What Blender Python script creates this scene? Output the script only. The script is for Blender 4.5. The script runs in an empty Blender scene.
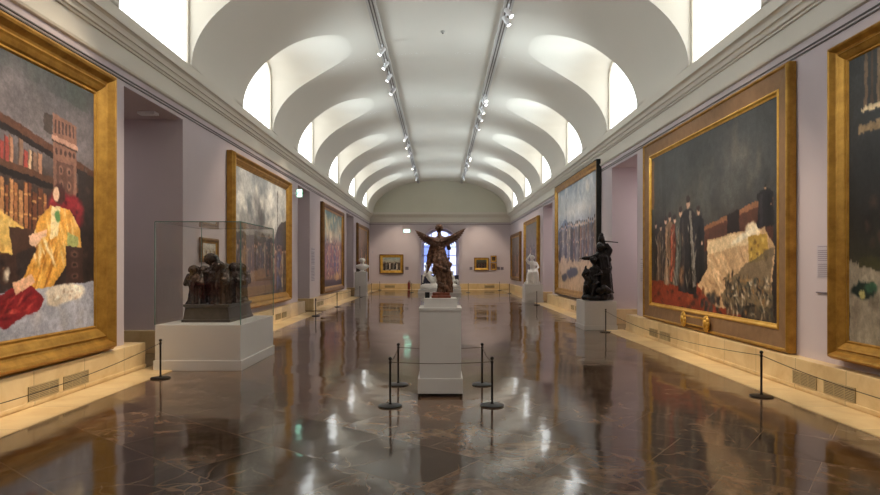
import bpy, bmesh, math, random
import numpy as np
from mathutils import Vector, Matrix, Euler
PI = math.pi
sc = bpy.context.scene
col = sc.collection
H = 1.65                       # eye height
F = 600.0                      # focal length in pixels

# ------------------------------------------------------------------ helpers
def lin(c):
    r = []
    for v in c:
        v = v / 255.0
        r.append(v / 12.92 if v <= 0.04045 else ((v + 0.055) / 1.055) ** 2.4)
    return r

def link(o, parent=None):
    col.objects.link(o)
    if parent is not None:
        o.parent = parent
    return o

def tag(o, label=None, cat=None, group=None, kind=None):
    if label: o['label'] = label
    if cat: o['category'] = cat
    if group: o['group'] = group
    if kind: o['kind'] = kind
    return o

def thing(name, label, cat, loc=(0, 0, 0), rz=0, group=None):
    o = bpy.data.objects.new(name, None)
    o.empty_display_size = 0.1
    o.location = loc; o.rotation_euler = (0, 0, rz)
    link(o)
    return tag(o, label, cat, group)

def obj(name, bm, mat, parent=None, smooth=False, angle=None):
    me = bpy.data.meshes.new(name)
    bmesh.ops.recalc_face_normals(bm, faces=bm.faces[:])
    if smooth:
        for f in bm.faces: f.smooth = True
    bm.to_mesh(me); bm.free()
    if mat is not None:
        for m in (mat if isinstance(mat, (list, tuple)) else [mat]):
            me.materials.append(m)
    if smooth and angle:
        me.set_sharp_from_angle(angle=angle)
    return link(bpy.data.objects.new(name, me), parent)

def struct(name, bm, mat, smooth=False, angle=None, parent=None):
    o = obj(name, bm, mat, parent, smooth, angle)
    o['kind'] = 'structure'
    return o

def box(bm, x0, x1, y0, y1, z0, z1, bev=0.0, mi=0):
    if x0 > x1: x0, x1 = x1, x0
    if y0 > y1: y0, y1 = y1, y0
    if z0 > z1: z0, z1 = z1, z0
    vs = [bm.verts.new((x, y, z)) for x in (x0, x1) for y in (y0, y1) for z in (z0, z1)]
    idx = [(0, 1, 3, 2), (4, 6, 7, 5), (0, 4, 5, 1), (2, 3, 7, 6), (0, 2, 6, 4), (1, 5, 7, 3)]
    fs = [bm.faces.new([vs[i] for i in q]) for q in idx]
    for f in fs: f.material_index = mi
    if bev > 0:
        es = list({e for f in fs for e in f.edges})
        bmesh.ops.bevel(bm, geom=es, offset=bev, segments=2, affect='EDGES', profile=0.6)
    return vs

def ring_loft(bm, rings, close_caps=True):
    """rings: list of lists of points, all equal length; lofted closed rings"""
    vr = [[bm.verts.new(p) for p in r] for r in rings]
    n = len(vr[0])
    for a, b in zip(vr[:-1], vr[1:]):
        for i in range(n):
            j = (i + 1) % n
            bm.faces.new((a[i], a[j], b[j], b[i]))
    if close_caps:
        bm.faces.new(list(reversed(vr[0]))); bm.faces.new(vr[-1])
    return vr

def lathe(bm, prof, n=24, c=(0, 0, 0)):
    """prof: list of (r,z) from bottom to top"""
    rings = []
    for r, z in prof:
        r = max(r, 1e-4)
        rings.append([(c[0] + r * math.cos(2 * PI * i / n), c[1] + r * math.sin(2 * PI * i / n), c[2] + z) for i in range(n)])
    ring_loft(bm, rings)

def tube(bm, pts, r, n=8, r2=None):
    pts = [Vector(p) for p in pts]
    rings = []
    for i, p in enumerate(pts):
        d = (pts[min(i + 1, len(pts) - 1)] - pts[max(i - 1, 0)]).normalized()
        up = Vector((0, 0, 1)) if abs(d.z) < 0.95 else Vector((0, 1, 0))
        a = d.cross(up).normalized(); b = a.cross(d).normalized()
        t = i / (len(pts) - 1)
        rr = r if r2 is None else r + (r2 - r) * t
        rings.append([p + a * rr * math.cos(2 * PI * k / n) + b * rr * math.sin(2 * PI * k / n) for k in range(n)])
    ring_loft(bm, rings)

def quadgrid(bm, pts, mi=0):
    """pts[i][j] grid of points -> faces"""
    v = [[bm.verts.new(p) for p in row] for row in pts]
    for i in range(len(v) - 1):
        for j in range(len(v[0]) - 1):
            try:
                f = bm.faces.new((v[i][j], v[i][j + 1], v[i + 1][j + 1], v[i + 1][j])); f.material_index = mi
            except ValueError:
                pass

# ------------------------------------------------------------------ materials
def newmat(name):
    m = bpy.data.materials.new(name); m.use_nodes = True
    nt = m.node_tree
    return m, nt, nt.nodes['Principled BSDF'], nt.nodes, nt.links

def coords(nt, scale=(1, 1, 1), obj_space=False):
    tc = nt.nodes.new('ShaderNodeTexCoord'); mp = nt.nodes.new('ShaderNodeMapping')
    mp.inputs['Scale'].default_value = scale
    if obj_space:
        nt.links.new(tc.outputs['Object'], mp.inputs['Vector'])
    else:
        g = nt.nodes.new('ShaderNodeNewGeometry'); nt.links.new(g.outputs['Position'], mp.inputs['Vector'])
    return mp

def noise(nt, vec, scale, detail=3, rough=0.55, dist=0.0):
    n = nt.nodes.new('ShaderNodeTexNoise')
    n.inputs['Scale'].default_value = scale; n.inputs['Detail'].default_value = detail
    n.inputs['Roughness'].default_value = rough; n.inputs['Distortion'].default_value = dist
    nt.links.new(vec.outputs[0], n.inputs['Vector'])
    return n

def ramp(nt, src, stops):
    r = nt.nodes.new('ShaderNodeValToRGB')
    el = r.color_ramp.elements
    while len(el) < len(stops): el.new(0.5)
    for e, (p, c) in zip(el, stops):
        e.position = p; e.color = (*c, 1)
    nt.links.new(src, r.inputs['Fac'])
    return r

def mixc(nt, fac, a, b, mode='MIX'):
    m = nt.nodes.new('ShaderNodeMix'); m.data_type = 'RGBA'; m.blend_type = mode
    for s, v in ((m.inputs['Factor'], fac), (m.inputs[6], a), (m.inputs[7], b)):
        if isinstance(v, (int, float)): s.default_value = v
        elif isinstance(v, (tuple, list)): s.default_value = (*v[:3], 1)
        else: nt.links.new(v, s)
    return m.outputs[2]

def bump(nt, bsdf, h, strength=0.2, dist=0.01):
    b = nt.nodes.new('ShaderNodeBump'); b.inputs['Strength'].default_value = strength
    b.inputs['Distance'].default_value = dist
    nt.links.new(h, b.inputs['Height']); nt.links.new(b.outputs[0], bsdf.inputs['Normal'])

def plain(name, rgb, rough=0.6, metal=0.0, var=0.06, nscale=3.0, bmp=0.0, bscale=60, spec=0.5):
    m, nt, b, N, L = newmat(name)
    c = lin(rgb)
    mp = coords(nt)
    n = noise(nt, mp, nscale, 4)
    r = ramp(nt, n.outputs['Fac'], [(0.3, [v * (1 - var) for v in c]), (0.7, [min(1, v * (1 + var)) for v in c])])
    L.new(r.outputs[0], b.inputs['Base Color'])
    b.inputs['Roughness'].default_value = rough; b.inputs['Metallic'].default_value = metal
    b.inputs['Specular IOR Level'].default_value = spec
    if bmp:
        n2 = noise(nt, mp, bscale, 3)
        bump(nt, b, n2.outputs['Fac'], bmp, 0.005)
    return m

M = {}
M['wall'] = plain('lavender_wall_paint', (196, 183, 186), 0.7, var=0.02, nscale=1.2, bmp=0.05, bscale=120, spec=0.3)
M['cream'] = plain('cream_plaster_moulding', (212, 205, 192), 0.6, var=0.02, nscale=1.0, spec=0.3)
M['vault'] = plain('white_vault_plaster', (216, 210, 198), 0.75, var=0.015, nscale=0.6, bmp=0.03, bscale=40, spec=0.2)
M['lunette'] = plain('greenish_end_plaster', (205, 202, 184), 0.75, var=0.02, nscale=0.8, spec=0.2)
M['white'] = plain('white_painted_pedestal', (206, 203, 200), 0.5, var=0.015, nscale=2)
M['plastic'] = plain('white_fixture_enamel', (235, 235, 238), 0.35, var=0.01)
M['track'] = plain('grey_track_metal', (186, 182, 176), 0.4, var=0.03)
M['slot'] = plain('dark_track_slot', (92, 86, 80), 0.5)
M['black'] = plain('black_iron', (16, 14, 13), 0.35, metal=0.2, var=0.15)
M['rope'] = plain('dark_elastic_cord', (74, 62, 50), 0.7)
M['void'] = plain('vent_void', (104, 92, 70), 0.8)
M['red'] = plain('red_enamel', (120, 30, 26), 0.35)
M['paper'] = plain('pale_label_card', (186, 176, 184), 0.6, var=0.02)
M['print'] = plain('grey_print', (112, 102, 112), 0.7)
M['slate'] = plain('grey_slate_base', (78, 72, 68), 0.45, var=0.2, nscale=14)
M['redmarble'] = plain('red_marble_base', (128, 72, 54), 0.3, var=0.35, nscale=30)
M['passage'] = plain('passage_wall_paint', (170, 156, 158), 0.75, var=0.02)
M['asphalt'] = plain('street_paving', (150, 150, 155), 0.8)

# polished brown marble floor : large slabs set diagonally, pale veins
def floor_mat():
    m, nt, b, N, L = newmat('polished_brown_marble')
    mp = coords(nt)
    rot = N.new('ShaderNodeMapping'); rot.inputs['Rotation'].default_value = (0, 0, math.radians(38))
    L.new(mp.outputs[0], rot.inputs['Vector'])
    br = N.new('ShaderNodeTexBrick')
    br.offset = 0.5; br.squash = 1.0
    br.inputs['Scale'].default_value = 1.0
    br.inputs['Brick Width'].default_value = 1.15; br.inputs['Row Height'].default_value = 0.85
    br.inputs['Mortar Size'].default_value = 0.0035; br.inputs['Mortar Smooth'].default_value = 0.3
    br.inputs['Bias'].default_value = 0.0
    br.inputs['Color1'].default_value = (0.0, 0.0, 0.0, 1); br.inputs['Color2'].default_value = (1, 1, 1, 1)
    br.inputs['Mortar'].default_value = (0.5, 0.5, 0.5, 1)
    L.new(rot.outputs[0], br.inputs['Vector'])
    n1 = noise(nt, mp, 2.6, 8, 0.70, 1.4)
    base = ramp(nt, n1.outputs['Fac'], [(0.25, lin((56, 43, 34))), (0.5, lin((92, 72, 57))), (0.76, lin((140, 114, 92)))])
    tile = ramp(nt, br.outputs['Color'], [(0.0, (0.48, 0.46, 0.45)), (1.0, (1.45, 1.4, 1.32))])
    c1 = mixc(nt, 1.0, base.outputs[0], tile.outputs[0], 'MULTIPLY')
    # veins: thin bands where distorted noise crosses one half
    def vein(scale, dist, width, off):
        sh = N.new('ShaderNodeMapping'); sh.inputs['Location'].default_value = (off, off * 1.7, 0)
        L.new(mp.outputs[0], sh.inputs['Vector'])
        # offset the veining from slab to slab
        ad = N.new('ShaderNodeVectorMath'); ad.operation = 'MULTIPLY_ADD'
        ad.inputs[1].default_value = (9, 5, 0)
        L.new(br.outputs['Color'], ad.inputs[0]); L.new(sh.outputs[0], ad.inputs[2])
        n = noise(nt, ad, scale, 3, 0.5, dist)
        s = N.new('ShaderNodeMath'); s.operation = 'SUBTRACT'; s.inputs[1].default_value = 0.5
        a = N.new('ShaderNodeMath'); a.operation = 'ABSOLUTE'
        L.new(n.outputs['Fac'], s.inputs[0]); L.new(s.outputs[0], a.inputs[0])
        return ramp(nt, a.outputs[0], [(0.0, (1, 1, 1)), (width, (0, 0, 0))])
    v1 = vein(0.5, 0.7, 0.008, 0.0); v2 = vein(0.9, 0.5, 0.006, 7.3)
    msk = noise(nt, mp, 0.8, 2); mr = ramp(nt, msk.outputs['Fac'], [(0.42, (0.06,) * 3), (0.68, (0.9,) * 3)])
    dn = noise(nt, mp, 1.5, 3)
    dv = N.new('ShaderNodeVectorMath'); dv.operation = 'MULTIPLY_ADD'; dv.inputs[1].default_value = (.5, .5, 0); L.new(dn.outputs['Color'], dv.inputs[0]); L.new(mp.outputs[0], dv.inputs[2])
    to = N.new('ShaderNodeVectorMath'); to.operation = 'MULTIPLY_ADD'; to.inputs[1].default_value = (11, 6, 0); L.new(br.outputs['Color'], to.inputs[0]); L.new(dv.outputs[0], to.inputs[2])
    vo = N.new('ShaderNodeTexVoronoi'); vo.feature = 'DISTANCE_TO_EDGE'; vo.inputs['Scale'].default_value = 1.15; L.new(to.outputs[0], vo.inputs['Vector'])
    v3 = ramp(nt, vo.outputs['Distance'], [(0.0, (.85, .85, .85)), (0.016, (0, 0, 0))])
    vs = mixc(nt, 1.0, mixc(nt, 1.0, v1.outputs[0], v2.outputs[0], 'LIGHTEN'), v3.outputs[0], 'LIGHTEN')
    vm = mixc(nt, 1.0, vs, mr.outputs[0], 'MULTIPLY')
    sep = N.new('ShaderNodeRGBToBW'); L.new(vm, sep.inputs[0])
    vf = N.new('ShaderNodeMath'); vf.operation = 'MULTIPLY'; vf.inputs[1].default_value = 0.55; L.new(sep.outputs[0], vf.inputs[0])
    c2 = mixc(nt, vf.outputs[0], c1, lin((176, 150, 126)))
    mo = N.new('ShaderNodeMath'); mo.operation = 'MULTIPLY'; mo.inputs[1].default_value = 0.5
    L.new(br.outputs['Fac'], mo.inputs[0])
    c3 = mixc(nt, mo.outputs[0], c2, lin((150, 128, 108)))
    L.new(c3, b.inputs['Base Color'])
    n3 = noise(nt, mp, 2.0, 4)
    rr = ramp(nt, n3.outputs['Fac'], [(0.3, (0.06,) * 3), (0.7, (0.115,) * 3)])
    L.new(rr.outputs[0], b.inputs['Roughness'])
    b.inputs['IOR'].default_value = 1.5
    b.inputs['Specular IOR Level'].default_value = 0.6
    n4 = noise(nt, mp, 1.7, 2)
    # every slab lies at its own very slight tilt, with a faint polish ripple
    bp_ = N.new('ShaderNodeBump'); bp_.inputs['Strength'].default_value = 0.10; bp_.inputs['Distance'].default_value = 0.03
    L.new(n4.outputs['Fac'], bp_.inputs['Height'])
    wn = N.new('ShaderNodeTexWhiteNoise'); wn.noise_dimensions = '3D'; L.new(br.outputs['Color'], wn.inputs['Vector'])
    v1_ = N.new('ShaderNodeVectorMath'); v1_.operation = 'SUBTRACT'; v1_.inputs[1].default_value = (.5, .5, .5); L.new(wn.outputs['Color'], v1_.inputs[0])
    v2_ = N.new('ShaderNodeVectorMath'); v2_.operation = 'MULTIPLY_ADD'; v2_.inputs[1].default_value = (.020, .020, 0); L.new(v1_.outputs[0], v2_.inputs[0]); L.new(bp_.outputs[0], v2_.inputs[2])
    v3_ = N.new('ShaderNodeVectorMath'); v3_.operation = 'NORMALIZE'; L.new(v2_.outputs[0], v3_.inputs[0])
    L.new(v3_.outputs[0], b.inputs['Normal'])
    return m
M['floor'] = floor_mat()

def stone_mat(name, c0, c1, block=1.0):
    m, nt, b, N, L = newmat(name)
    mp = coords(nt)
    n1 = noise(nt, mp, 2.2, 6, 0.62, 0.6)
    r = ramp(nt, n1.outputs['Fac'], [(0.28, lin(c0)), (0.5, [(a + q) / 2 for a, q in zip(lin(c0), lin(c1))]), (0.75, lin(c1))])
    # slab tone and joints along the wall
    sx = N.new('ShaderNodeSeparateXYZ'); L.new(mp.outputs[0], sx.inputs[0])
    sm = N.new('ShaderNodeMath'); sm.operation = 'DIVIDE'; sm.inputs[1].default_value = block
    L.new(sx.outputs['Y'], sm.inputs[0])
    fl = N.new('ShaderNodeMath'); fl.operation = 'FLOOR'; L.new(sm.outputs[0], fl.inputs[0])
    wn = N.new('ShaderNodeTexWhiteNoise'); wn.noise_dimensions = '1D'; L.new(fl.outputs[0], wn.inputs['W'])
    tr = ramp(nt, wn.outputs['Value'], [(0, (0.88, 0.86, 0.82)), (1, (1.08, 1.07, 1.05))])
    c = mixc(nt, 1.0, r.outputs[0], tr.outputs[0], 'MULTIPLY')
    fr = N.new('ShaderNodeMath'); fr.operation = 'FRACT'; L.new(sm.outputs[0], fr.inputs[0])
    jl = N.new('ShaderNodeMath'); jl.operation = 'LESS_THAN'; jl.inputs[1].default_value = 0.006; L.new(fr.outputs[0], jl.inputs[0])
    c = mixc(nt, jl.outputs[0], c, lin((120, 95, 62)))
    L.new(c, b.inputs['Base Color'])
    b.inputs['Roughness'].default_value = 0.3
    return m
M['stone'] = stone_mat('cream_travertine', (208, 176, 124), (236, 212, 166))

def gilt_mat(name, c0, c1, rough=0.42, metal=0.65):
    m, nt, b, N, L = newmat(name)
    mp = coords(nt)
    n1 = noise(nt, mp, 5, 5, 0.65)
    n2 = noise(nt, mp, 60, 3, 0.6)
    r = ramp(nt, n1.outputs['Fac'], [(0.25, lin(c0)), (0.75, lin(c1))])
    L.new(r.outputs[0], b.inputs['Base Color'])
    b.inputs['Metallic'].default_value = metal; b.inputs['Roughness'].default_value = rough
    bump(nt, b, n2.outputs['Fac'], 0.25, 0.004)
    return m
M['gilt'] = gilt_mat('old_gilt', (142, 100, 38), (200, 154, 70))
M['gilt_bright'] = gilt_mat('bright_gilt', (196, 144, 48), (238, 192, 96), 0.35)
M['gilt_dark'] = gilt_mat('dark_gilt', (92, 62, 26), (138, 98, 46), 0.5, 0.4)
M['frame_brown'] = gilt_mat('brown_frame_panel', (118, 88, 58), (146, 112, 78), 0.6, 0.15)
M['frame_black'] = plain('black_frame_edge', (28, 30, 24), 0.5)

def bronze_mat(name, c0, c1, rough=0.32, metal=0.75, sc_=16):
    m, nt, b, N, L = newmat(name)
    mp = coords(nt)
    n1 = noise(nt, mp, sc_, 5, 0.6)
    r = ramp(nt, n1.outputs['Fac'], [(0.3, lin(c0)), (0.72, lin(c1))])
    L.new(r.outputs[0], b.inputs['Base Color'])
    b.inputs['Metallic'].default_value = metal; b.inputs['Roughness'].default_value = rough
    n2 = noise(nt, mp, sc_ * 4, 3)
    bump(nt, b, n2.outputs['Fac'], 0.3, 0.006)
    return m
M['bronze'] = bronze_mat('brown_bronze', (40, 27, 21), (150, 112, 90), 0.38, 0.4, 26)
M['wingb'] = bronze_mat('wing_bronze', (84, 60, 50), (140, 108, 92), 0.5, 0.4, 22)
M['blackbronze'] = bronze_mat('black_bronze', (20, 19, 20), (52, 47, 46), 0.28, 0.6, 10)
M['darkbronze'] = bronze_mat('dark_brown_bronze', (24, 19, 18), (100, 82, 74), 0.22, 0.6, 12)
def marble_mat():
    m = plain('white_marble', (232, 228, 222), 0.4, var=0.05, nscale=5)
    return m
M['marble'] = marble_mat()
M['terracotta'] = plain('brown_terracotta', (112, 66, 44), 0.6, var=0.2, nscale=12)

def emis(name, rgb, strength):
    m, nt, b, N, L = newmat(name)
    c = lin(rgb)
    b.inputs['Base Color'].default_value = (*c, 1)
    b.inputs['Emission Color'].default_value = (*c, 1)
    b.inputs['Emission Strength'].default_value = strength
    return m
M['pane'] = emis('backlit_frosted_glass', (250, 253, 252), 1.55)
M['lens'] = emis('lit_spot_lens', (255, 250, 240), 14.0)
M['exitlit'] = emis('lit_exit_sign_face', (178, 250, 222), 2.2)

def glass_mat(name, tint=(0.985, 0.995, 0.99), refl=1.0, ior=1.45):
    m, nt, b, N, L = newmat(name)
    N.remove(b)
    out = [n for n in N if n.type == 'OUTPUT_MATERIAL'][0]
    tr = N.new('ShaderNodeBsdfTransparent'); tr.inputs[0].default_value = (*tint, 1)
    gl = N.new('ShaderNodeBsdfGlossy'); gl.inputs['Roughness'].default_value = 0.02
    fr = N.new('ShaderNodeFresnel'); fr.inputs['IOR'].default_value = ior
    mx = N.new('ShaderNodeMixShader')
    g = N.new('ShaderNodeNewGeometry'); inv = N.new('ShaderNodeMath'); inv.operation = 'SUBTRACT'; inv.inputs[0].default_value = 1.0
    L.new(g.outputs['Backfacing'], inv.inputs[1])
    mu = N.new('ShaderNodeMath'); mu.operation = 'MULTIPLY'; L.new(fr.outputs[0], mu.inputs[0]); L.new(inv.outputs[0], mu.inputs[1])
    L.new(mu.outputs[0], mx.inputs[0]); L.new(tr.outputs[0], mx.inputs[1]); L.new(gl.outputs[0], mx.inputs[2])
    L.new(mx.outputs[0], out.inputs['Surface'])
    return m
M['glass'] = glass_mat('clear_case_glass')
M['glassedge'] = plain('green_glass_edge', (96, 128, 118), 0.2, spec=0.8)
M['winglass'] = glass_mat('clear_window_glass', (0.97, 0.98, 1.0))

# ------------------------------------------------------------------ sizes of the hall
XW, XL, XS = 4.93, 4.74, 4.21      # wall face, ledge face, border edge
YB, YE = -5.0, 42.0                # hall back and far end
ZO = 4.46                          # top of the openings
OPEN = {-1: [(9.36, 11.5), (20.8, 22.7), (31.6, 34.2)], 1: [(15.0, 17.2), (26.3, 28.7)]}
PASS = 8.2                         # how deep the passages reach
TOPZ = 5.62

# floor
bm = bmesh.new(); box(bm, -8.4, 8.4, YB - 0.3, YE + 1.2, -0.2, 0.0)
struct('floor', bm, M['floor'])

def solid_spans(side):
    spans = []; y = YB
    for a, b_ in OPEN[side]:
        spans.append((y, a)); y = b_
    spans.append((y, YE))
    return spans

for side, nm in ((-1, 'left'), (1, 'right')):
    bm = bmesh.new()
    for a, b_ in solid_spans(side):
        box(bm, side * XW, side * PASS, a, b_, 0, TOPZ)
    for a, b_ in OPEN[side]:
        box(bm, side * XW, side * PASS, a, b_, ZO, TOPZ)
        box(bm, side * (PASS - 0.1), side * PASS, a, b_, 0, ZO)
    struct('wall_' + nm, bm, M['wall'])
    # stone ledge with wraps into the passages
    bm = bmesh.new(); st = bmesh.new()
    for a, b_ in solid_spans(side):
        a2 = a + 0.0; b2 = b_
        ea = 0.19 if a > YB else 0; eb = 0.3 if b_ < YE else -0.19
        zl = 0.425
        # body and a small nosing
        box(bm, side * XL, side * XW, a - ea, b_ + eb, 0, zl, 0.012)
        box(bm, side * (XL + 0.012), side * (XL - 0.012), a - ea, b_ + eb, 0.03, 0.075, 0.006)
        if ea: box(bm, side * XW, side * (PASS - 0.1), a - ea, a, 0, zl, 0.008)
        if eb > 0: box(bm, side * XW, side * (PASS - 0.1), b_, b_ + eb, 0, zl, 0.008)
        sa = a - ea - 0.25 if a > YB else a; sb = b_ + eb + 0.25 if b_ < YE else b_ - 0.72
        box(st, side * XS, side * XL, sa, sb, 0.0, 0.012, 0.003)
    struct('baseboard_' + nm, bm, M['stone'])
    struct('trim_' + ('1' if side < 0 else '2'), st, M['stone'])

# ceilings inside the passages, and a light fitting in the near left one is placed later
# end wall with arched window
def arch_pts(hw, zs, n=24, y=0, dz=0.0):
    return [(hw * math.cos(PI * i / n), y, zs + hw * math.sin(PI * i / n)) for i in range(n + 1)]

AHW, AZS = 1.33, 3.0               # arch half width, springing height
def end_wall(y0, y1):
    bm = bmesh.new()
    n = 24
    def face_at(y):
        # right half strip fan around the arch
        inner = [(AHW, 0.0)] + [(AHW * math.cos(PI * i / n), AZS + AHW * math.sin(PI * i / n)) for i in range(n + 1)] + [(-AHW, 0.0)]
        outer = [(XW + 0.3, 0.0)]
        for i in range(n + 1):
            a = PI * i / n
            c, s = math.cos(a), math.sin(a)
            R = XW + 0.3; T = TOPZ - AZS
            k = min(R / abs(c) if abs(c) > 1e-6 else 1e9, T / s if s > 1e-6 else 1e9)
            outer.append((c * k, AZS + s * k))
        outer.append((-XW - 0.3, 0.0))
        return inner, outer
    inner, outer = face_at(0)
    for y in (y0, y1):
        vi = [bm.verts.new((p[0], y, p[1])) for p in inner]; vo = [bm.verts.new((p[0], y, p[1])) for p in outer]
        for i in range(len(vi) - 1):
            bm.faces.new((vi[i], vi[i + 1], vo[i + 1], vo[i]))
        if y == y0: v0 = vi
        else:
            for i in range(len(vi) - 1):
                bm.faces.new((v0[i], v0[i + 1], vi[i + 1], vi[i]))
    # corners above the outer ring
    box(bm, -XW - 0.3, XW + 0.3, y0, y1, TOPZ - 0.001, TOPZ + 0.02)
    return bm
def fill_corners(bm, y0, y1):
    pass
struct('wall_end', end_wall(YE, YE + 0.7), M['wall'])
bm = bmesh.new()                   # corner fillers, flush with the wall (outer fan leaves triangles near the top corners)
R = XW + 0.3; T = TOPZ - AZS
box(bm, -2.0, -AHW - 0.15, YE - 0.1, YE, 0.0, 4.53); box(bm, 2.0, AHW + 0.15, YE - 0.1, YE, 0.0, 4.53)
# spandrel of the projecting bay
n = 20; r0 = AHW + 0.15
for y in (YE - 0.1,):
    vi = [bm.verts.new((r0 * math.cos(PI * i / n), y, AZS + r0 * math.sin(PI * i / n))) for i in range(n + 1)]
    vo = []
    for i in range(n + 1):
        a = PI * i / n; c, s = math.cos(a), math.sin(a)
        k = min(r0 / abs(c) if abs(c) > 1e-6 else 1e9, (4.53 - AZS) / s if s > 1e-6 else 1e9)
        vo.append(bm.verts.new((c * k, y, AZS + s * k)))
    for i in range(n): bm.faces.new((vi[i], vi[i + 1], vo[i + 1], vo[i]))
    vb = [bm.verts.new((r0 * math.cos(PI * i / n), YE + 0.01, AZS + r0 * math.sin(PI * i / n))) for i in range(n + 1)]
    for i in range(n): bm.faces.new((vi[i], vi[i + 1], vb[i + 1], vb[i]))
struct('trim_3', bm, M['wall'])

bm = bmesh.new(); box(bm, -XW - 0.3, XW + 0.3, YB - 0.3, YB, 0, 8.2)
struct('wall_back', bm, M['wall'])

# ledge along the end wall
bm = bmesh.new()
for s in (-1, 1):
    box(bm, s * (AHW + 0.05), s * XL, YE - 0.19, YE, 0, 0.425, 0.01)
struct('baseboard_end', bm, M['stone'])
bm = bmesh.new(); box(bm, -XS, XS, YE - 0.72, YE - 0.19, 0, 0.012, 0.003)
struct('trim_4', bm, M['stone'])

# ------------------------------------------------------------------ vault
X0, XV, ZS, ZR = 0.4, 4.67, 5.40, 2.2
def V(x):
    x = abs(x)
    if x <= X0: return ZS + ZR
    t = min(1.0, (x - X0) / (XV - X0))
    return ZS + ZR * math.sqrt(max(0.0, 1 - t * t))
def Xof(z):
    t = (z - ZS) / ZR
    return X0 + (XV - X0) * math.sqrt(max(0.0, 1 - t * t))
WC = [-1.0 + 5.5 * i for i in range(8)]       # window centres along the hall
HWD, WSP, WRI, XG = 1.27, 6.82, 0.54, 4.76
def A(d):                                     # soffit height at offset d from the centre
    t = min(1.0, abs(d) / HWD)
    return WSP + WRI * math.sqrt(max(0.0, 1 - t ** 3.4))
def vault():
    bm = bmesh.new()
    nx = 40
    tex = [i / nx for i in range(nx + 1)]
    def row(y, xend, s):                      # arc from the crown to xend
        pts = []
        te = math.acos(max(-1, min(1, 1 - 0))) 
        amax = math.asin(min(1.0, max(0.0, (xend - X0) / (XV - X0))))
        for t in tex:
            a = amax * t
            pts.append((s * (X0 + (XV - X0) * math.sin(a)), y, ZS + ZR * math.cos(a)))
        return pts
    for s in (-1, 1):
        ys = [YB]
        for c in WC: ys += [c - HWD, c + HWD]
        ys.append(YE)
        # plain bands
        for a, b_ in zip(ys[0::2], ys[1::2]):
            k = max(2, int((b_ - a) / 0.7))
            quadgrid(bm, [row(a + (b_ - a) * i / k, XV, s) for i in range(k + 1)])
        # bands with a window vault
        nd = 40
        for c in WC:
            ds = [-HWD * math.cos(PI * i / nd) for i in range(nd + 1)]
            xe = [Xof(A(d)) for d in ds]
            quadgrid(bm, [row(c + d, x, s) for d, x in zip(ds, xe)])
            quadgrid(bm, [[(s * (x + (XG - x) * j / 12), c + d, A(d)) for j in range(13)] for d, x in zip(ds, xe)])
            xr = Xof(WSP)
            for e in (-1, 1):
                g = []
                for j in range(25):
                    x = xr + (XV - xr) * math.sin(PI / 2 * j / 24)
                    zb = V(x)
                    g.append([(s * x, c + e * HWD, zb + (WSP - zb) * q / 4) for q in range(5)])
                g.append([(s * XG, c + e * HWD, ZS + (WSP - ZS) * q / 4) for q in range(5)])
                quadgrid(bm, g)
    quadgrid(bm, [[(-X0, YB + (YE - YB) * i / 40, ZS + ZR), (X0, YB + (YE - YB) * i / 40, ZS + ZR)] for i in range(41)])
    bmesh.ops.remove_doubles(bm, verts=bm.verts[:], dist=0.0004)
    o = struct('ceiling', bm, M['vault'], smooth=True, angle=math.radians(28))
    return o
vault()

# lunette above the end cornice
bm = bmesh.new()
n = 48
top = [(-XW, ZS)] + [(-(X0 + (XV - X0) * math.cos(PI / 2 * i / n)), ZS + ZR * math.sin(PI / 2 * i / n)) for i in range(n + 1)]
top += [(-p[0], p[1]) for p in reversed(top)]
prev = None
for x, z in top:
    a = bm.verts.new((x, YE - .015, 5.39)); b_ = bm.verts.new((x, YE - .015, z))
    if prev: bm.faces.new((prev[0], a, b_, prev[1]))
    prev = (a, b_)
struct('wall_lunette', bm, M['lunette'])

# entablature : picture rail, fascia, bed moulding and cornice
prof = [(0.004, 4.69), (0.045, 4.70), (0.06, 4.73), (0.06, 4.76), (0.03, 4.765), (0.03, 5.03), (0.065, 5.032), (0.07, 5.06), (0.105, 5.064), (0.115, 5.10),
        (0.135, 5.13), (0.165, 5.132), (0.17, 5.16), (0.19, 5.20), (0.225, 5.22), (0.255, 5.222), (0.26, 5.25), (0.26, 5.40), (0.10, 5.41)]
rail_n = 0
for side in (-1, 1):               # dark double picture rail above the openings
    bm = bmesh.new()
    for z in (4.525, 4.575):
        box(bm, side * (XW - .02), side * (XW + .01), YB, YE - .02, z, z + .016)
    struct('trim_%d' % (8 if side < 0 else 9), bm, M['slot'])
bm = bmesh.new()
for z in (4.535, 4.575): box(bm, -XW + .02, XW - .02, YE - .02, YE + .01, z, z + .016)
struct('trim_10', bm, M['slot'])
for side, nm in ((-1, 'trim_5'), (1, 'trim_6')):
    bm = bmesh.new()
    quadgrid(bm, [[(side * (XW - p), YB, z), (side * (XW - p), YE - p, z)] for p, z in prof])
    # flat shelf behind the cornice up to the glass
    quadgrid(bm, [[(side * (XW - 0.26), YB, 5.402), (side * (XW - 0.26), YE, 5.402)], [(side * (XW + 0.3), YB, 5.402), (side * (XW + 0.3), YE, 5.402)]])
    struct(nm, bm, M['cream'])
bm = bmesh.new()
quadgrid(bm, [[(-(XW - p), YE - p, z), ((XW - p), YE - p, z)] for p, z in prof])
quadgrid(bm, [[(-XW, YE - 0.26, 5.4), (XW, YE - 0.26, 5.4)], [(-XW, YE + 0.1, 5.4), (XW, YE + 0.1, 5.4)]])
struct('trim_7', bm, M['cream'])

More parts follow.
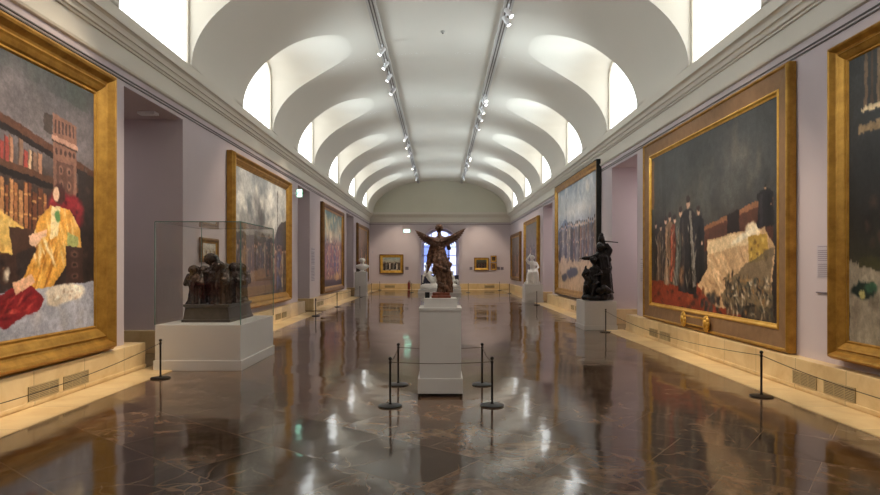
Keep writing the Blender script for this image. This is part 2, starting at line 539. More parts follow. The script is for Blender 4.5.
# clerestory windows
wn = 0
for s in (-1, 1):
    for c in WC:
        wn += 1
        bm = bmesh.new()
        n = 24
        pts = [(-HWD, ZS)] + [(-HWD * math.cos(PI * i / n), A(HWD * math.cos(PI * i / n))) for i in range(n + 1)] + [(HWD, ZS)]
        def arch_face(bm, x, scale=1.0, zoff=0.0):
            cz = 6.1
            return [bm.verts.new((x, c + p[0] * scale, cz + (p[1] - cz) * scale)) for p in pts]
        fo0 = arch_face(bm, s * (XG - 0.05)); fi0 = arch_face(bm, s * (XG - 0.05), 0.95)
        fo1 = arch_face(bm, s * XG); fi1 = arch_face(bm, s * XG, 0.95)
        k = len(pts)
        for i in range(k):
            j = (i + 1) % k
            bm.faces.new((fo0[i], fo0[j], fi0[j], fi0[i])); bm.faces.new((fi0[i], fi0[j], fi1[j], fi1[i]))
            bm.faces.new((fo1[i], fo1[j], fi1[j], fi1[i])); bm.faces.new((fo0[i], fo0[j], fo1[j], fo1[i]))
        w = struct('window_%d' % wn, bm, M['cream'])
        bm = bmesh.new()
        box(bm, s * (XG - 0.01), s * (XG + 0.02), c - HWD, c + HWD, ZS, WSP + WRI)
        obj('pane', bm, M['pane'], w)

# end window : glazing bars and panes, a parapet and a street front beyond
bm = bmesh.new()
yw = YE + 0.55
for x in (-0.62, 0.0, 0.62): box(bm, x - 0.035, x + 0.035, yw, yw + 0.05, 0.75, AZS + math.sqrt(AHW ** 2 - x * x) - 0.02)
for z in (0.75, 1.7, 2.4, 3.0, 3.6): 
    hw = AHW if z <= AZS else math.sqrt(AHW ** 2 - (z - AZS) ** 2)
    box(bm, -hw, hw, yw, yw + 0.05, z - 0.03, z + 0.03)
n = 24
vi = [[bm.verts.new((r * math.cos(PI * i / n), yw + q, AZS + r * math.sin(PI * i / n))) for i in range(n + 1)] for r in (AHW, AHW - 0.2) for q in (0, 0.05)]  # wide ring replaces the daylit arch reveal, its brightness put into the colour
for i in range(n):
    bm.faces.new((vi[0][i], vi[0][i + 1], vi[2][i + 1], vi[2][i])); bm.faces.new((vi[2][i], vi[2][i + 1], vi[3][i + 1], vi[3][i]))
for s in (-1, 1): box(bm, s * AHW, s * (AHW - 0.2), yw, yw + 0.05, 0.0, AZS)
w = struct('window_17', bm, plain('window_bar_paint', (206, 202, 226), 0.5))
bm = bmesh.new()
v = [bm.verts.new((-AHW, yw + 0.02, 0.75)), bm.verts.new((AHW, yw + 0.02, 0.75))] + [bm.verts.new((AHW * math.cos(PI * i / n), yw + 0.02, AZS + AHW * math.sin(PI * i / n))) for i in range(n + 1)]
bm.faces.new(v)
obj('pane', bm, M['winglass'], w)
bm = bmesh.new(); box(bm, -AHW, AHW, yw - 0.02, yw + 0.07, 0.0, 1.0)
obj('sill_panel', bm, plain('dark_window_panel', (44, 44, 60), 0.5), w)

t = thing('apartment_building', 'pale stone street building seen through the arched end window', 'building', (0, 62, -3))
bm = bmesh.new(); box(bm, -14, 14, 0, 6, 0, 18); obj('wall', bm, plain('pale_blue_stone', (206, 210, 240), 0.8), t)
bp = plain('facade_window_glass', (110, 126, 180), 0.3)
bw = plain('facade_window_surround', (214, 218, 240), 0.7)
for ix in range(-4, 5):
    for iz in range(4):
        bm = bmesh.new(); x = ix * 1.9 + 0.6; z = 1.4 + iz * 3.4
        box(bm, x - 0.62, x + 0.62, -0.12, 0.0, z, z + 2.2)
        fo = obj('window', bm, bw, t)
        bm = bmesh.new(); box(bm, x - 0.42, x + 0.42, -0.15, -0.12, z + 0.2, z + 2.0)
        obj('pane', bm, bp, fo)
bm = bmesh.new(); box(bm, -20, 20, YE + 1.2, 70, -3.2, -3.0)
struct('ground_street', bm, M['asphalt'])

# ------------------------------------------------------------------ camera
cam = bpy.data.cameras.new('camera'); co = bpy.data.objects.new('camera', cam); link(co)
cam.sensor_width = 36; cam.lens = 36 * F / 880; cam.shift_y = 18.5 / 880
co.location = (0, 0, H); co.rotation_euler = (PI / 2, 0, 0)
sc.camera = co

# ------------------------------------------------------------------ painted canvases (colour attribute on a fine grid)
rng = np.random.default_rng(5)
def nz(h, w, cells, seed, octs=3):
    r = np.random.default_rng(seed); out = np.zeros((h, w)); amp = 1.0; tot = 0
    for o in range(octs):
        ch = max(2, int(cells * h / max(h, w)) + 2); cw = max(2, int(cells * w / max(h, w)) + 2)
        g = r.random((ch, cw))
        yy = np.linspace(0, ch - 1.001, h); xx = np.linspace(0, cw - 1.001, w)
        yi = yy.astype(int); xi = xx.astype(int); fy = (yy - yi)[:, None]; fx = (xx - xi)[None, :]
        fy = fy * fy * (3 - 2 * fy); fx = fx * fx * (3 - 2 * fx)
        a = g[yi][:, xi] * (1 - fx) + g[yi][:, xi + 1] * fx
        b_ = g[yi + 1][:, xi] * (1 - fx) + g[yi + 1][:, xi + 1] * fx
        out += amp * (a * (1 - fy) + b_ * fy); tot += amp; amp *= 0.55; cells *= 2.1
    return out / tot
class Art:
    """u runs left to right, v top to bottom, both 0..1; asp = width / height"""
    def __init__(s, w, h, base, asp, seed=1):
        s.w, s.h, s.asp = w, h, asp
        s.a = np.ones((h, w, 3)) * np.array(base, float)
        s.U, s.Vv = np.meshgrid(np.linspace(0, 1, w), np.linspace(0, 1, h))
        s.seed = seed
        s.nx = (nz(h, w, 14, seed + 50, 4) - 0.5) * .8; s.ny = (nz(h, w, 14, seed + 51, 4) - 0.5) * .8
    def n(s):
        s.seed += 1; return s.seed
    def put(s, m, c):
        m = np.clip(m, 0, 1)[..., None]; s.a = s.a * (1 - m) + np.array(c, float) * m
    def grad(s, stops):
        vs = [q[0] for q in stops]
        for k in range(3): s.a[..., k] = np.interp(s.Vv, vs, [q[1][k] for q in stops])
    def ell(s, cu, cv, ru, rv, c, soft=0.15, wob=0.5, op=1.0, ang=0.0):
        x = (s.U - cu) * s.asp + s.nx * wob * min(ru * s.asp, rv) * 1.5; y = (s.Vv - cv) + s.ny * wob * min(ru * s.asp, rv) * 1.5
        ca, sa = math.cos(ang), math.sin(ang)
        x, y = x * ca + y * sa, -x * sa + y * ca
        d = np.sqrt((x / (ru * s.asp)) ** 2 + (y / rv) ** 2)
        s.put(op * (1 - d) / max(soft, 0.02) + 0.0, c)
    def poly(s, pts, c, wob=0.01, op=1.0, soft=0.004):
        x = s.U + s.nx * wob; y = s.Vv + s.ny * wob
        ins = np.zeros(s.U.shape, bool); n = len(pts)
        for i in range(n):
            x0, y0 = pts[i]; x1, y1 = pts[(i + 1) % n]
            if y0 == y1: continue
            cnd = ((y0 > y) != (y1 > y)) & (x < (x1 - x0) * (y - y0) / (y1 - y0) + x0)
            ins ^= cnd
        s.put(ins * op, c)
        return ins
    def strokes(s, mask, box_, cols, n, ln, wd, ang, spread=.3, op=.7, bend=0.0):
        """long brush strokes kept inside mask"""
        r = np.random.default_rng(s.n()); keep = s.a.copy(); u0, v0, u1, v1 = box_
        for _ in range(n):
            u, v = r.uniform(u0, u1), r.uniform(v0, v1); k = r.uniform(.6, 1.4)
            s.ell(u, v, ln * k / s.asp, wd * k, cols[r.integers(len(cols))], .7, .6, op * r.uniform(.5, 1), ang + bend * (u - (u0 + u1) / 2) + r.uniform(-spread, spread))
        m = mask[..., None].astype(float); s.a = keep * (1 - m) + s.a * m
    def mottle(s, box_, cols, n, size, seed=None, op=0.8, tall=1.0, mask=None):
        r = np.random.default_rng(s.n() if seed is None else seed)
        u0, v0, u1, v1 = box_
        for _ in range(n):
            c = cols[r.integers(len(cols))]; k = r.uniform(0.6, 1.5)
            s.ell(r.uniform(u0, u1), r.uniform(v0, v1), size * k / s.asp, size * k * tall * r.uniform(0.6, 1.3), c, 0.5, 1.2, op * r.uniform(0.5, 1), r.uniform(-0.6, 0.6))
    def fig(s, u, vt, vb, wd, cl, skin=(170, 130, 105), hair=None, lean=0.0):
        h = vb - vt; hr = h * 0.062
        pts = []
        for t, k in ((0.13, 0.22), (0.2, 0.5), (0.32, 0.52), (0.5, 0.42), (0.75, 0.5), (1.0, 0.62)):
            pts.append((u - k * wd + lean * (1 - t), vt + h * t))
        for t, k in reversed(((0.13, 0.22), (0.2, 0.5), (0.32, 0.5), (0.5, 0.45), (0.75, 0.55), (1.0, 0.6))):
            pts.append((u + k * wd + lean * (1 - t), vt + h * t))
        s.poly(pts, cl, 0.02)
        d = [v * 0.6 for v in cl]; l = [min(255, v * 1.5 + 12) for v in cl]
        s.poly([(u + wd * .12, vt + h * .25), (u + wd * .3, vt + h * .25), (u + wd * .45, vb), (u + wd * .15, vb)], d, 0.03, 0.8)
        s.poly([(u - wd * .3, vt + h * .22), (u - wd * .18, vt + h * .22), (u - wd * .15, vb), (u - wd * .4, vb)], l, 0.03, 0.7)
        s.ell(u + lean, vt + hr * 1.2, hr / s.asp * 0.85, hr, skin, 0.3, 0.2)
        s.ell(u + lean, vt + hr * 0.5, hr / s.asp * 0.95, hr * 0.7, hair or (40, 30, 26), 0.3, 0.3)
        s.ell(u + wd * 0.4, vt + h * 0.48, hr / s.asp * 0.5, hr * 0.5, skin, 0.3, 0.2)
    def texture(s, amt=0.14, cells=60):
        k = 1 + (nz(s.h, s.w, cells, s.n(), 3) - 0.5) * 2 * amt
        k2 = 1 + (nz(s.h, s.w, 7, s.n(), 2) - 0.5) * 2 * amt * 0.8
        s.a = s.a * (k * k2)[..., None]
        r = np.random.default_rng(s.n()); s.a = s.a * (1 + (r.random((s.h, s.w, 1)) - 0.5) * amt * 0.5)
        wx = (nz(s.h, s.w, 70, s.n(), 2) - .5) * 2.6; wy = (nz(s.h, s.w, 70, s.n(), 2) - .5) * 2.6
        yi = np.clip(np.arange(s.h)[:, None] + wy, 0, s.h - 1).astype(int); xi = np.clip(np.arange(s.w)[None, :] + wx, 0, s.w - 1).astype(int)
        b_ = s.a[yi, xi]; s.a = b_ * .7 + .15 * np.roll(b_, 1, 0) + .15 * np.roll(b_, 1, 1)
        s.a[0] = s.a[1]; s.a[:, 0] = s.a[:, 1]
    def done(s):
        return np.clip(s.a, 0, 255)

def art_scholar():                # dark library, golden robe, red cloth, pale floor
    A_ = Art(300, 380, (84, 78, 76), 0.84, 11)
    A_.grad([(0, (70, 72, 72)), (0.12, (98, 92, 94)), (0.3, (104, 96, 98)), (0.42, (66, 52, 46)), (0.6, (44, 34, 32)), (0.8, (52, 42, 40)), (1, (60, 52, 50))])
    A_.poly([(0, .0), (1, .0), (1, .10), (0, .03)], (60, 70, 64), .03, .6)
    A_.mottle((0, .0, 1, .3), [(118, 110, 114), (78, 76, 80), (98, 92, 96)], 40, .06, op=.35, tall=1.6)
    A_.poly([(0, .16), (1, .335), (1, .365), (0, .19)], (84, 54, 40)); A_.poly([(0, .19), (1, .365), (1, .385), (0, .215)], (34, 24, 22))
    A_.poly([(0, .345), (1, .43), (1, .455), (0, .37)], (84, 56, 42)); A_.poly([(0, .37), (1, .455), (1, .475), (0, .40)], (30, 22, 20))
    r = np.random.default_rng(3)
    u = 0.0
    while u < 0.97:
        w_ = r.uniform(.022, .042); hh = r.uniform(.06, .10); b0 = .345 + .085 * u
        c = [(168, 122, 96), (150, 66, 58), (188, 158, 126), (120, 92, 76), (92, 70, 60)][r.integers(5)]
        if r.random() < (.95 if .28 < u < .56 else .2):
            A_.poly([(u, b0), (u, b0 - hh), (u + w_ * .9, b0 - hh + .008), (u + w_ * .9, b0 + .004)], c, .005)
            A_.poly([(u, b0), (u, b0 - hh), (u + w_ * .25, b0 - hh), (u + w_ * .25, b0)], [v * .55 for v in c], .004, .8)
        b1 = .60 + .02 * u; hh = r.uniform(.14, .175)
        c = [(150, 98, 62), (120, 72, 46), (98, 58, 40), (172, 122, 80), (80, 50, 38)][r.integers(5)]
        if u < .62 or r.random() < .45:
            A_.poly([(u, b1), (u, b1 - hh), (u + w_ * .92, b1 - hh + .004), (u + w_ * .92, b1)], c, .005)
            A_.poly([(u, b1), (u, b1 - hh), (u + w_ * .22, b1 - hh), (u + w_ * .22, b1)], [v * .45 for v in c], .004, .8)
            for q in (.78, .35):
                A_.poly([(u + .004, b1 - hh * q), (u + w_ * .8, b1 - hh * q), (u + w_ * .8, b1 - hh * (q - .05)), (u + .004, b1 - hh * (q - .05))], (210, 164, 98), .003, .6)
        u += w_
    A_.poly([(.60, .16), (.66, .16), (.66, .24), (.60, .23)], (64, 54, 50), .02)
    # tall carved wooden screen
    A_.poly([(.665, .15), (.845, .17), (.845, .56), (.665, .56)], (128, 92, 78), .005)
    for k in range(6): A_.poly([(.678 + k * .027, .175), (.69 + k * .027, .175), (.69 + k * .027, .225), (.678 + k * .027, .225)], (66, 46, 42), .004)
    A_.poly([(.655, .235), (.855, .25), (.855, .268), (.655, .253)], (172, 132, 114), .004); A_.poly([(.655, .255), (.855, .27), (.855, .276), (.655, .261)], (60, 42, 38), .004)
    for k in range(5): A_.ell(.69 + k * .034, .295, .012, .014, (70, 48, 42), .3)
    A_.poly([(.69, .33), (.82, .335), (.82, .52), (.69, .52)], (96, 66, 56), .004)
    for k in range(6): A_.ell(.725 + (k % 2) * .06, .365 + (k // 2) * .055, .020, .022, (148, 108, 92), .5); A_.ell(.725 + (k % 2) * .06, .365 + (k // 2) * .055, .011, .012, (62, 42, 38), .4)
    A_.poly([(.855, .34), (1, .36), (1, .82), (.86, .82)], (46, 36, 34), .02); A_.mottle((.86, .4, 1, .8), [(84, 62, 54), (34, 26, 26)], 16, .02)
    A_.ell(.76, .53, .16, .085, (124, 32, 40), .25); A_.mottle((.64, .47, .88, .56), [(160, 56, 56), (76, 18, 26)], 14, .014)
    # open folio at the left
    A_.poly([(.26, .53), (.47, .60), (.40, .70), (.26, .68)], (214, 176, 98), .008); A_.poly([(.26, .68), (.40, .70), (.40, .715), (.26, .70)], (90, 60, 36), .01)
    A_.mottle((.27, .57, .44, .68), [(236, 204, 130), (180, 138, 72)], 16, .014, op=.6)
    A_.poly([(.38, .60), (.56, .61), (.55, .67), (.40, .70)], (70, 48, 38), .02)
    # robed figure
    m1 = A_.poly([(.64, .51), (.79, .51), (.87, .58), (.89, .70), (.76, .74), (.68, .80), (.64, .865), (.46, .86), (.45, .80), (.55, .68), (.52, .655), (.56, .57)], (206, 150, 66), .02)
    A_.strokes(m1, (.44, .66, .72, .87), [(244, 196, 100), (170, 106, 38), (222, 160, 70), (132, 82, 36)], 60, .07, .008, 1.95, .15, .8)
    A_.strokes(m1, (.52, .52, .9, .72), [(250, 214, 140), (190, 126, 54), (232, 178, 92), (240, 226, 184)], 50, .05, .010, 1.3, .4, .7)
    A_.ell(.71, .46, .052, .048, (66, 36, 32), .2); A_.ell(.69, .462, .028, .033, (228, 190, 160), .2)
    A_.poly([(.655, .51), (.72, .51), (.70, .62), (.64, .64)], (236, 220, 176), .02, .8)
    A_.poly([(.77, .60), (.86, .62), (.85, .68), (.77, .66)], (150, 168, 110), .02, .8); A_.poly([(.50, .63), (.62, .60), (.62, .625), (.52, .66)], (216, 172, 140), .01)
    A_.ell(.70, .545, .022, .028, (92, 130, 76), .3)
    A_.poly([(.52, .62), (.60, .63), (.54, .67), (.50, .66)], (222, 180, 150), .01)
    A_.poly([(.76, .66), (.90, .66), (.90, .82), (.76, .82)], (64, 44, 40), .01)
    for k in range(3): A_.ell(.83, .69 + k * .045, .04, .016, (112, 82, 70), .5); A_.ell(.83, .69 + k * .045, .02, .008, (40, 28, 26), .4)
    A_.poly([(0, .70), (.42, .70), (.44, .80), (0, .80)], (58, 40, 34), .01); A_.mottle((.25, .72, .44, .80), [(120, 88, 62), (34, 24, 22), (206, 192, 172)], 16, .014)
    A_.poly([(0, .835), (.5, .825), (1, .80), (1, 1), (0, 1)], (164, 164, 174), .015)
    A_.mottle((0, .84, 1, 1), [(186, 186, 196), (140, 140, 152), (174, 168, 168)], 60, .03, op=.5)
    A_.poly([(.0, .86), (.34, .83), (.50, .80), (.60, .86), (.56, .91), (.42, .925), (.36, .955), (.3, .93), (0, .95)], (126, 32, 38), .03)
    A_.strokes(np.ones_like(A_.U, bool), (.2, .84, .52, .92), [(172, 54, 50), (70, 14, 22), (200, 84, 70), (110, 26, 32)], 40, .035, .007, -.3, .6, .8)
    A_.poly([(.40, .80), (.52, .77), (.54, .80), (.42, .84)], (216, 168, 134), .01)
    # folded white cloth on the floor
    A_.ell(.76, .845, .165, .042, (226, 212, 192), .2); A_.ell(.68, .87, .07, .028, (214, 196, 172), .3); A_.ell(.86, .83, .06, .02, (240, 230, 212), .4)
    A_.mottle((.64, .83, .88, .87), [(244, 238, 224), (170, 142, 118), (200, 176, 150)], 16, .010)
    A_.texture(.16)
    return A_.done()

def art_deathbed():               # dark hall, mourners left, red carpet, pale draped couch
    A_ = Art(330, 214, (58, 58, 58), 1.56, 23)
    A_.grad([(0, (52, 54, 56)), (.35, (64, 64, 62)), (.6, (50, 44, 40)), (1, (44, 32, 28))])
    A_.ell(.45, .38, .35, .28, (86, 84, 76), .9, .6, .7); A_.ell(.25, .2, .2, .2, (60, 66, 68), .9, .6, .5)
    A_.mottle((.1, .1, .95, .5), [(72, 74, 76), (48, 48, 50), (92, 84, 74)], 60, .05, op=.35, tall=2)
    A_.poly([(0, .02), (.03, .02), (.03, .35), (0, .35)], (120, 84, 52), .01)
    A_.poly([(.12, .02), (.16, .02), (.17, .5), (.13, .5)], (46, 46, 46), .01, .6)
    A_.poly([(.0, .84), (.6, .80), (.75, .9), (.8, 1), (0, 1)], (142, 58, 36), .04)
    A_.mottle((0, .85, .62, 1), [(172, 84, 52), (118, 48, 32), (70, 42, 36), (150, 66, 42)], 60, .035, op=.6, tall=.4)
    for u, vt, vb, wd, c in ((.04, .44, .83, .09, (44, 36, 32)), (.10, .46, .84, .08, (96, 78, 62)), (.155, .42, .84, .08, (60, 48, 42)), (.20, .40, .86, .09, (128, 100, 76)),
                             (.25, .42, .84, .08, (122, 62, 44)), (.31, .38, .86, .10, (78, 78, 72)), (.38, .33, .90, .14, (38, 35, 36)), (.47, .40, .84, .10, (30, 28, 30))):
        A_.fig(u, vt, vb, wd, c, (206, 166, 138), (48, 34, 30), lean=.01)
    A_.poly([(.40, .42), (.42, .42), (.46, .86), (.43, .86)], (150, 142, 130), .02, .8)
    A_.ell(.33, .80, .03, .08, (150, 104, 70), .6)
    A_.mottle((.04, .52, .46, .84), [(26, 22, 22), (134, 110, 86), (172, 158, 138), (64, 48, 42)], 90, .010, op=.6, tall=4.0)
    # panelled back and couch
    A_.poly([(.53, .52), (.97, .42), (.97, .66), (.53, .66)], (84, 50, 36), .008); A_.poly([(.53, .52), (.97, .42), (.97, .45), (.53, .545)], (138, 92, 62), .006)
    A_.poly([(.70, .48), (.78, .46), (.78, .66), (.70, .66)], (34, 24, 22), .01)
    m1 = A_.poly([(.55, .60), (.93, .56), (.98, .66), (.97, .92), (.62, .96), (.47, .85), (.55, .76)], (200, 164, 122), .03)
    A_.strokes(m1, (.48, .66, .98, .95), [(230, 200, 158), (160, 120, 86), (214, 178, 134), (184, 142, 102)], 110, .10, .010, .75, .3, .65, 1.2)
    A_.poly([(.55, .61), (.90, .57), (.92, .62), (.56, .68)], (224, 196, 152), .02)
    A_.ell(.86, .565, .05, .035, (236, 216, 180), .3); A_.ell(.80, .60, .09, .02, (240, 226, 196), .4, ang=-.3)
    A_.poly([(.83, .60), (.94, .59), (.95, .71), (.84, .73)], (176, 142, 62), .012); A_.mottle((.84, .61, .94, .71), [(112, 82, 40), (214, 182, 94)], 18, .014)
    A_.fig(.93, .37, .56, .08, (28, 24, 26), (196, 154, 120))
    A_.poly([(.66, .90), (.80, .74), (.97, .66), (.98, .99), (.70, .99)], (96, 84, 66), .06, .75)
    A_.mottle((.70, .78, .97, .98), [(44, 40, 38), (200, 178, 146), (96, 90, 68), (66, 70, 64), (226, 208, 178), (140, 100, 56), (34, 30, 32)], 60, .012, op=.85, tall=1.6)
    A_.strokes(np.ones_like(A_.U, bool), (.68, .80, .97, .98), [(216, 196, 164), (48, 44, 40), (110, 100, 76), (72, 76, 70), (150, 112, 66), (28, 26, 28)], 150, .032, .007, .9, 1.2, .85)
    A_.mottle((.45, .88, .65, .99), [(62, 64, 62), (44, 40, 40), (110, 70, 50)], 30, .025, op=.8)
    A_.texture(.18)
    return A_.done()

def art_curtain():                # only its left third is in view
    A_ = Art(240, 170, (46, 46, 44), 1.15, 37)
    A_.grad([(0, (44, 48, 50)), (.3, (44, 46, 48)), (.55, (34, 32, 30)), (.68, (46, 44, 34)), (.74, (60, 56, 40)), (1, (60, 50, 40))])
    for k in range(26):
        u = .09 + k * .035; A_.poly([(u, 0), (u + .016, 0), (u + .014, .2), (u - .003, .2)], [(112, 90, 68), (76, 60, 48), (134, 108, 82)][k % 3], .004, .8)
    A_.poly([(.07, .185), (1, .15), (1, .19), (.07, .20)], (206, 186, 150), .01); A_.poly([(.05, .24), (1, .2), (1, .26), (.05, .27)], (140, 118, 88), .01); A_.mottle((.1, .42, 1, .66), [(24, 22, 22), (58, 46, 40), (84, 60, 50)], 60, .03, op=.7)
    A_.poly([(0, .70), (.12, .74), (1, .84), (1, 1), (0, 1)], (146, 134, 116), .02)
    A_.mottle((0, .78, 1, 1), [(164, 152, 132), (124, 112, 96), (104, 92, 78)], 70, .035, op=.55)
    A_.poly([(.06, .73), (1, .80), (1, .66), (.06, .70)], (60, 58, 34), .01)
    A_.ell(.08, .81, .07, .035, (24, 40, 36), .2, .8); A_.ell(.12, .80, .04, .02, (50, 84, 62), .3, .8); A_.ell(.075, .825, .02, .018, (170, 158, 98), .3)
    A_.ell(.24, .76, .07, .02, (128, 110, 70), .3)
    A_.texture(.16)
    return A_.done()

def art_clouds():                 # smoke and cloud above a crowd in a square
    A_ = Art(240, 160, (150, 150, 148), 1.55, 41)
    A_.grad([(0, (150, 152, 154)), (.25, (186, 184, 180)), (.45, (150, 146, 138)), (.55, (96, 86, 74)), (1, (76, 62, 52))])
    A_.mottle((0, 0, 1, .45), [(206, 204, 198), (120, 124, 128), (172, 172, 170), (226, 222, 212), (98, 102, 106)], 70, .09, op=.6)
    A_.ell(.44, .36, .09, .16, (86, 82, 80), .6, 1.0, .8, .5); A_.ell(.36, .25, .1, .1, (112, 108, 106), .8, 1.0, .6)
    A_.poly([(0, .5), (.12, .47), (.2, .5), (.34, .49), (.4, .53), (.48, .46), (.56, .52), (.62, .49), (.72, .5), (.78, .4), (.86, .34), (1, .3), (1, .6), (0, .6)], (70, 62, 56), .03)
    A_.poly([(.785, .05), (.80, .05), (.80, .6), (.785, .6)], (54, 48, 44), .01)
    for k in range(26):
        r = np.random.default_rng(900 + k); u = k / 26 + .02; vt = .50 + .08 * r.random(); 
        A_.fig(u, vt, min(1, vt + r.uniform(.28, .42)), r.uniform(.03, .055), [(92, 76, 62), (60, 46, 40), (124, 84, 60), (78, 72, 80), (150, 132, 108)][r.integers(5)])
    A_.fig(.60, .47, .78, .07, (34, 30, 30)); A_.fig(.82, .56, .96, .09, (72, 70, 92)); A_.fig(.16, .56, .92, .10, (140, 108, 76))
    A_.mottle((0, .6, 1, .98), [(60, 48, 42), (128, 102, 78), (96, 62, 46), (156, 142, 122), (44, 36, 36), (84, 80, 86)], 260, .022, op=.8)
    A_.poly([(.16, .80), (.52, .76), (.54, .84), (.2, .9)], (142, 110, 82), .02); A_.poly([(.2, .88), (.6, .84), (.66, .97), (.2, 1)], (112, 82, 62), .03)
    A_.texture(.16)
    return A_.done()

def art_battle():
    A_ = Art(150, 110, (130, 120, 100), 1.45, 59)
    A_.grad([(0, (78, 100, 106)), (.16, (120, 134, 128)), (.3, (178, 164, 138)), (.42, (140, 100, 76)), (1, (110, 74, 52))])
    A_.mottle((0, 0, 1, .4), [(208, 188, 150), (88, 118, 124), (196, 178, 148), (128, 116, 100)], 60, .08, op=.7)
    for k in range(16):
        r = np.random.default_rng(300 + k); A_.fig(.04 + k * .06, .34 + .12 * r.random(), .72 + .2 * r.random(), .07, [(132, 72, 52), (90, 62, 62), (160, 120, 84), (70, 60, 78)][r.integers(4)])
    A_.mottle((0, .42, 1, .95), [(150, 92, 62), (92, 58, 46), (188, 146, 104), (74, 58, 54), (196, 160, 96), (124, 60, 44)], 260, .028, op=.9)
    A_.ell(.7, .88, .2, .07, (196, 150, 84), .5); A_.poly([(.0, .9), (1, .93), (1, 1), (0, 1)], (70, 46, 36), .03)
    A_.texture(.16); return A_.done()

def art_beach():                  # pale sky, blue hill, row of dark figures, sand
    A_ = Art(240, 150, (150, 150, 150), 1.54, 71)
    A_.grad([(0, (132, 146, 162)), (.25, (176, 178, 182)), (.36, (152, 158, 172)), (.5, (150, 136, 120)), (.62, (186, 160, 130)), (1, (172, 142, 112))])
    A_.mottle((0, 0, 1, .35), [(196, 196, 196), (120, 134, 152), (160, 168, 178), (208, 200, 190)], 60, .08, op=.5)
    A_.poly([(0, .40), (.1, .36), (.22, .30), (.34, .36), (.6, .42), (1, .40), (1, .55), (0, .55)], (92, 106, 130), .02)
    r = np.random.default_rng(17)
    for k in range(22):
        u = .06 + k * .042; A_.fig(u, .34 + .04 * r.random() , .66 + .10 * r.random(), .045, [(74, 70, 76), (96, 92, 98), (60, 54, 52), (120, 110, 104), (112, 84, 66)][r.integers(5)], (200, 160, 130))
    A_.mottle((.05, .42, .97, .68), [(56, 52, 56), (126, 118, 116), (84, 78, 84), (150, 136, 122)], 90, .016, op=.7, tall=3)
    A_.poly([(0, .66), (.4, .72), (1, .74), (1, 1), (0, 1)], (188, 158, 126), .04, .8)
    A_.mottle((0, .7, 1, 1), [(206, 180, 148), (146, 118, 92), (120, 92, 72)], 60, .03, op=.6)
    A_.ell(.42, .83, .18, .06, (66, 64, 72), .3, 1.0); A_.ell(.2, .88, .10, .05, (58, 52, 54), .3, 1.0); A_.ell(.06, .66, .05, .08, (52, 44, 42), .3, 1.0)
    A_.texture(.12); return A_.done()

def art_small(seed, w, h, asp, cols, sky=None, n=60):
    A_ = Art(w, h, cols[0], asp, seed)
    if sky: A_.grad([(0, sky[0]), (.35, sky[1]), (.5, cols[0]), (1, cols[-1])])
    A_.mottle((0, .35 if sky else 0, 1, 1), cols, n, .06, op=.8, tall=1.5)
    for k in range(9):
        A_.fig(.1 + k * .1, .36 + .05 * ((k * 7) % 3), .9, .09, cols[k % len(cols)])
    A_.texture(.15); return A_.done()

def canvas_mat():
    m, nt, b, N, L = newmat('oil_paint')
    at = N.new('ShaderNodeAttribute'); at.attribute_name = 'paint'
    mp = coords(nt); n1 = noise(nt, mp, 30, 4, 0.65)
    r = ramp(nt, n1.outputs['Fac'], [(0.3, (0.82,) * 3), (0.7, (1.15,) * 3)])
    c = mixc(nt, 1.0, at.outputs['Color'], r.outputs[0], 'MULTIPLY')
    L.new(c, b.inputs['Base Color'])
    b.inputs['Roughness'].default_value = 0.42; b.inputs['Specular IOR Level'].default_value = 0.35
    n2 = noise(nt, mp, 120, 3)
    bump(nt, b, n2.outputs['Fac'], 0.15, 0.003)
    return m
M['paint'] = canvas_mat()

def canvas_mesh(arr, W_, Hh, parent, depth=0.03):
    """front plane in local x (width) / z (height), facing -y"""
    h, w = arr.shape[:2]
    xs = np.linspace(-W_ / 2, W_ / 2, w); zs = np.linspace(Hh / 2, -Hh / 2, h)
    X, Z = np.meshgrid(xs, zs)
    co_ = np.stack([X.ravel(), np.full(X.size, 0.0), Z.ravel()], 1)
    # back corners
    bk = np.array([(-W_ / 2, depth, Hh / 2), (W_ / 2, depth, Hh / 2), (W_ / 2, depth, -Hh / 2), (-W_ / 2, depth, -Hh / 2)])
    idx = np.arange(w * h).reshape(h, w)
    q = np.stack([idx[:-1, :-1], idx[1:, :-1], idx[1:, 1:], idx[:-1, 1:]], -1).reshape(-1, 4)
    n0 = w * h
    faces = [tuple(int(v) for v in f) for f in q] + [(n0 + 0, n0 + 1, n0 + 2, n0 + 3)]
    me = bpy.data.meshes.new('canvas')
    me.from_pydata(np.concatenate([co_, bk]).tolist(), [], faces)
    a = arr.reshape(-1, 3) / 255.0
    a = np.where(a <= 0.04045, a / 12.92, ((a + 0.055) / 1.055) ** 2.4)
    full = np.ones((n0 + 4, 4)); full[:n0, :3] = a; full[n0:, :3] = 0.2
    at = me.color_attributes.new('paint', 'FLOAT_COLOR', 'POINT')
    at.data.foreach_set('color', full.ravel().astype(np.float32))
    me.materials.append(M['paint'])
    return link(bpy.data.objects.new('canvas', me), parent)

def frame_ring(name, W_, Hh, prof, mat, parent):
    """prof: (out, y): out = distance outwards from the opening edge, y = towards the viewer is negative"""
    bm = bmesh.new()
    vr = []
    for sx, sz in ((-1, 1), (1, 1), (1, -1), (-1, -1)):
        vr.append([bm.verts.new((sx * (W_ / 2 + o), y, sz * (Hh / 2 + o))) for o, y in prof])
    n = len(prof)
    for i in range(4):
        a, b_ = vr[i], vr[(i + 1) % 4]
        for k in range(n):
            j = (k + 1) % n
            bm.faces.new((a[k], a[j], b_[j], b_[k]))
    return obj(name, bm, mat, parent)

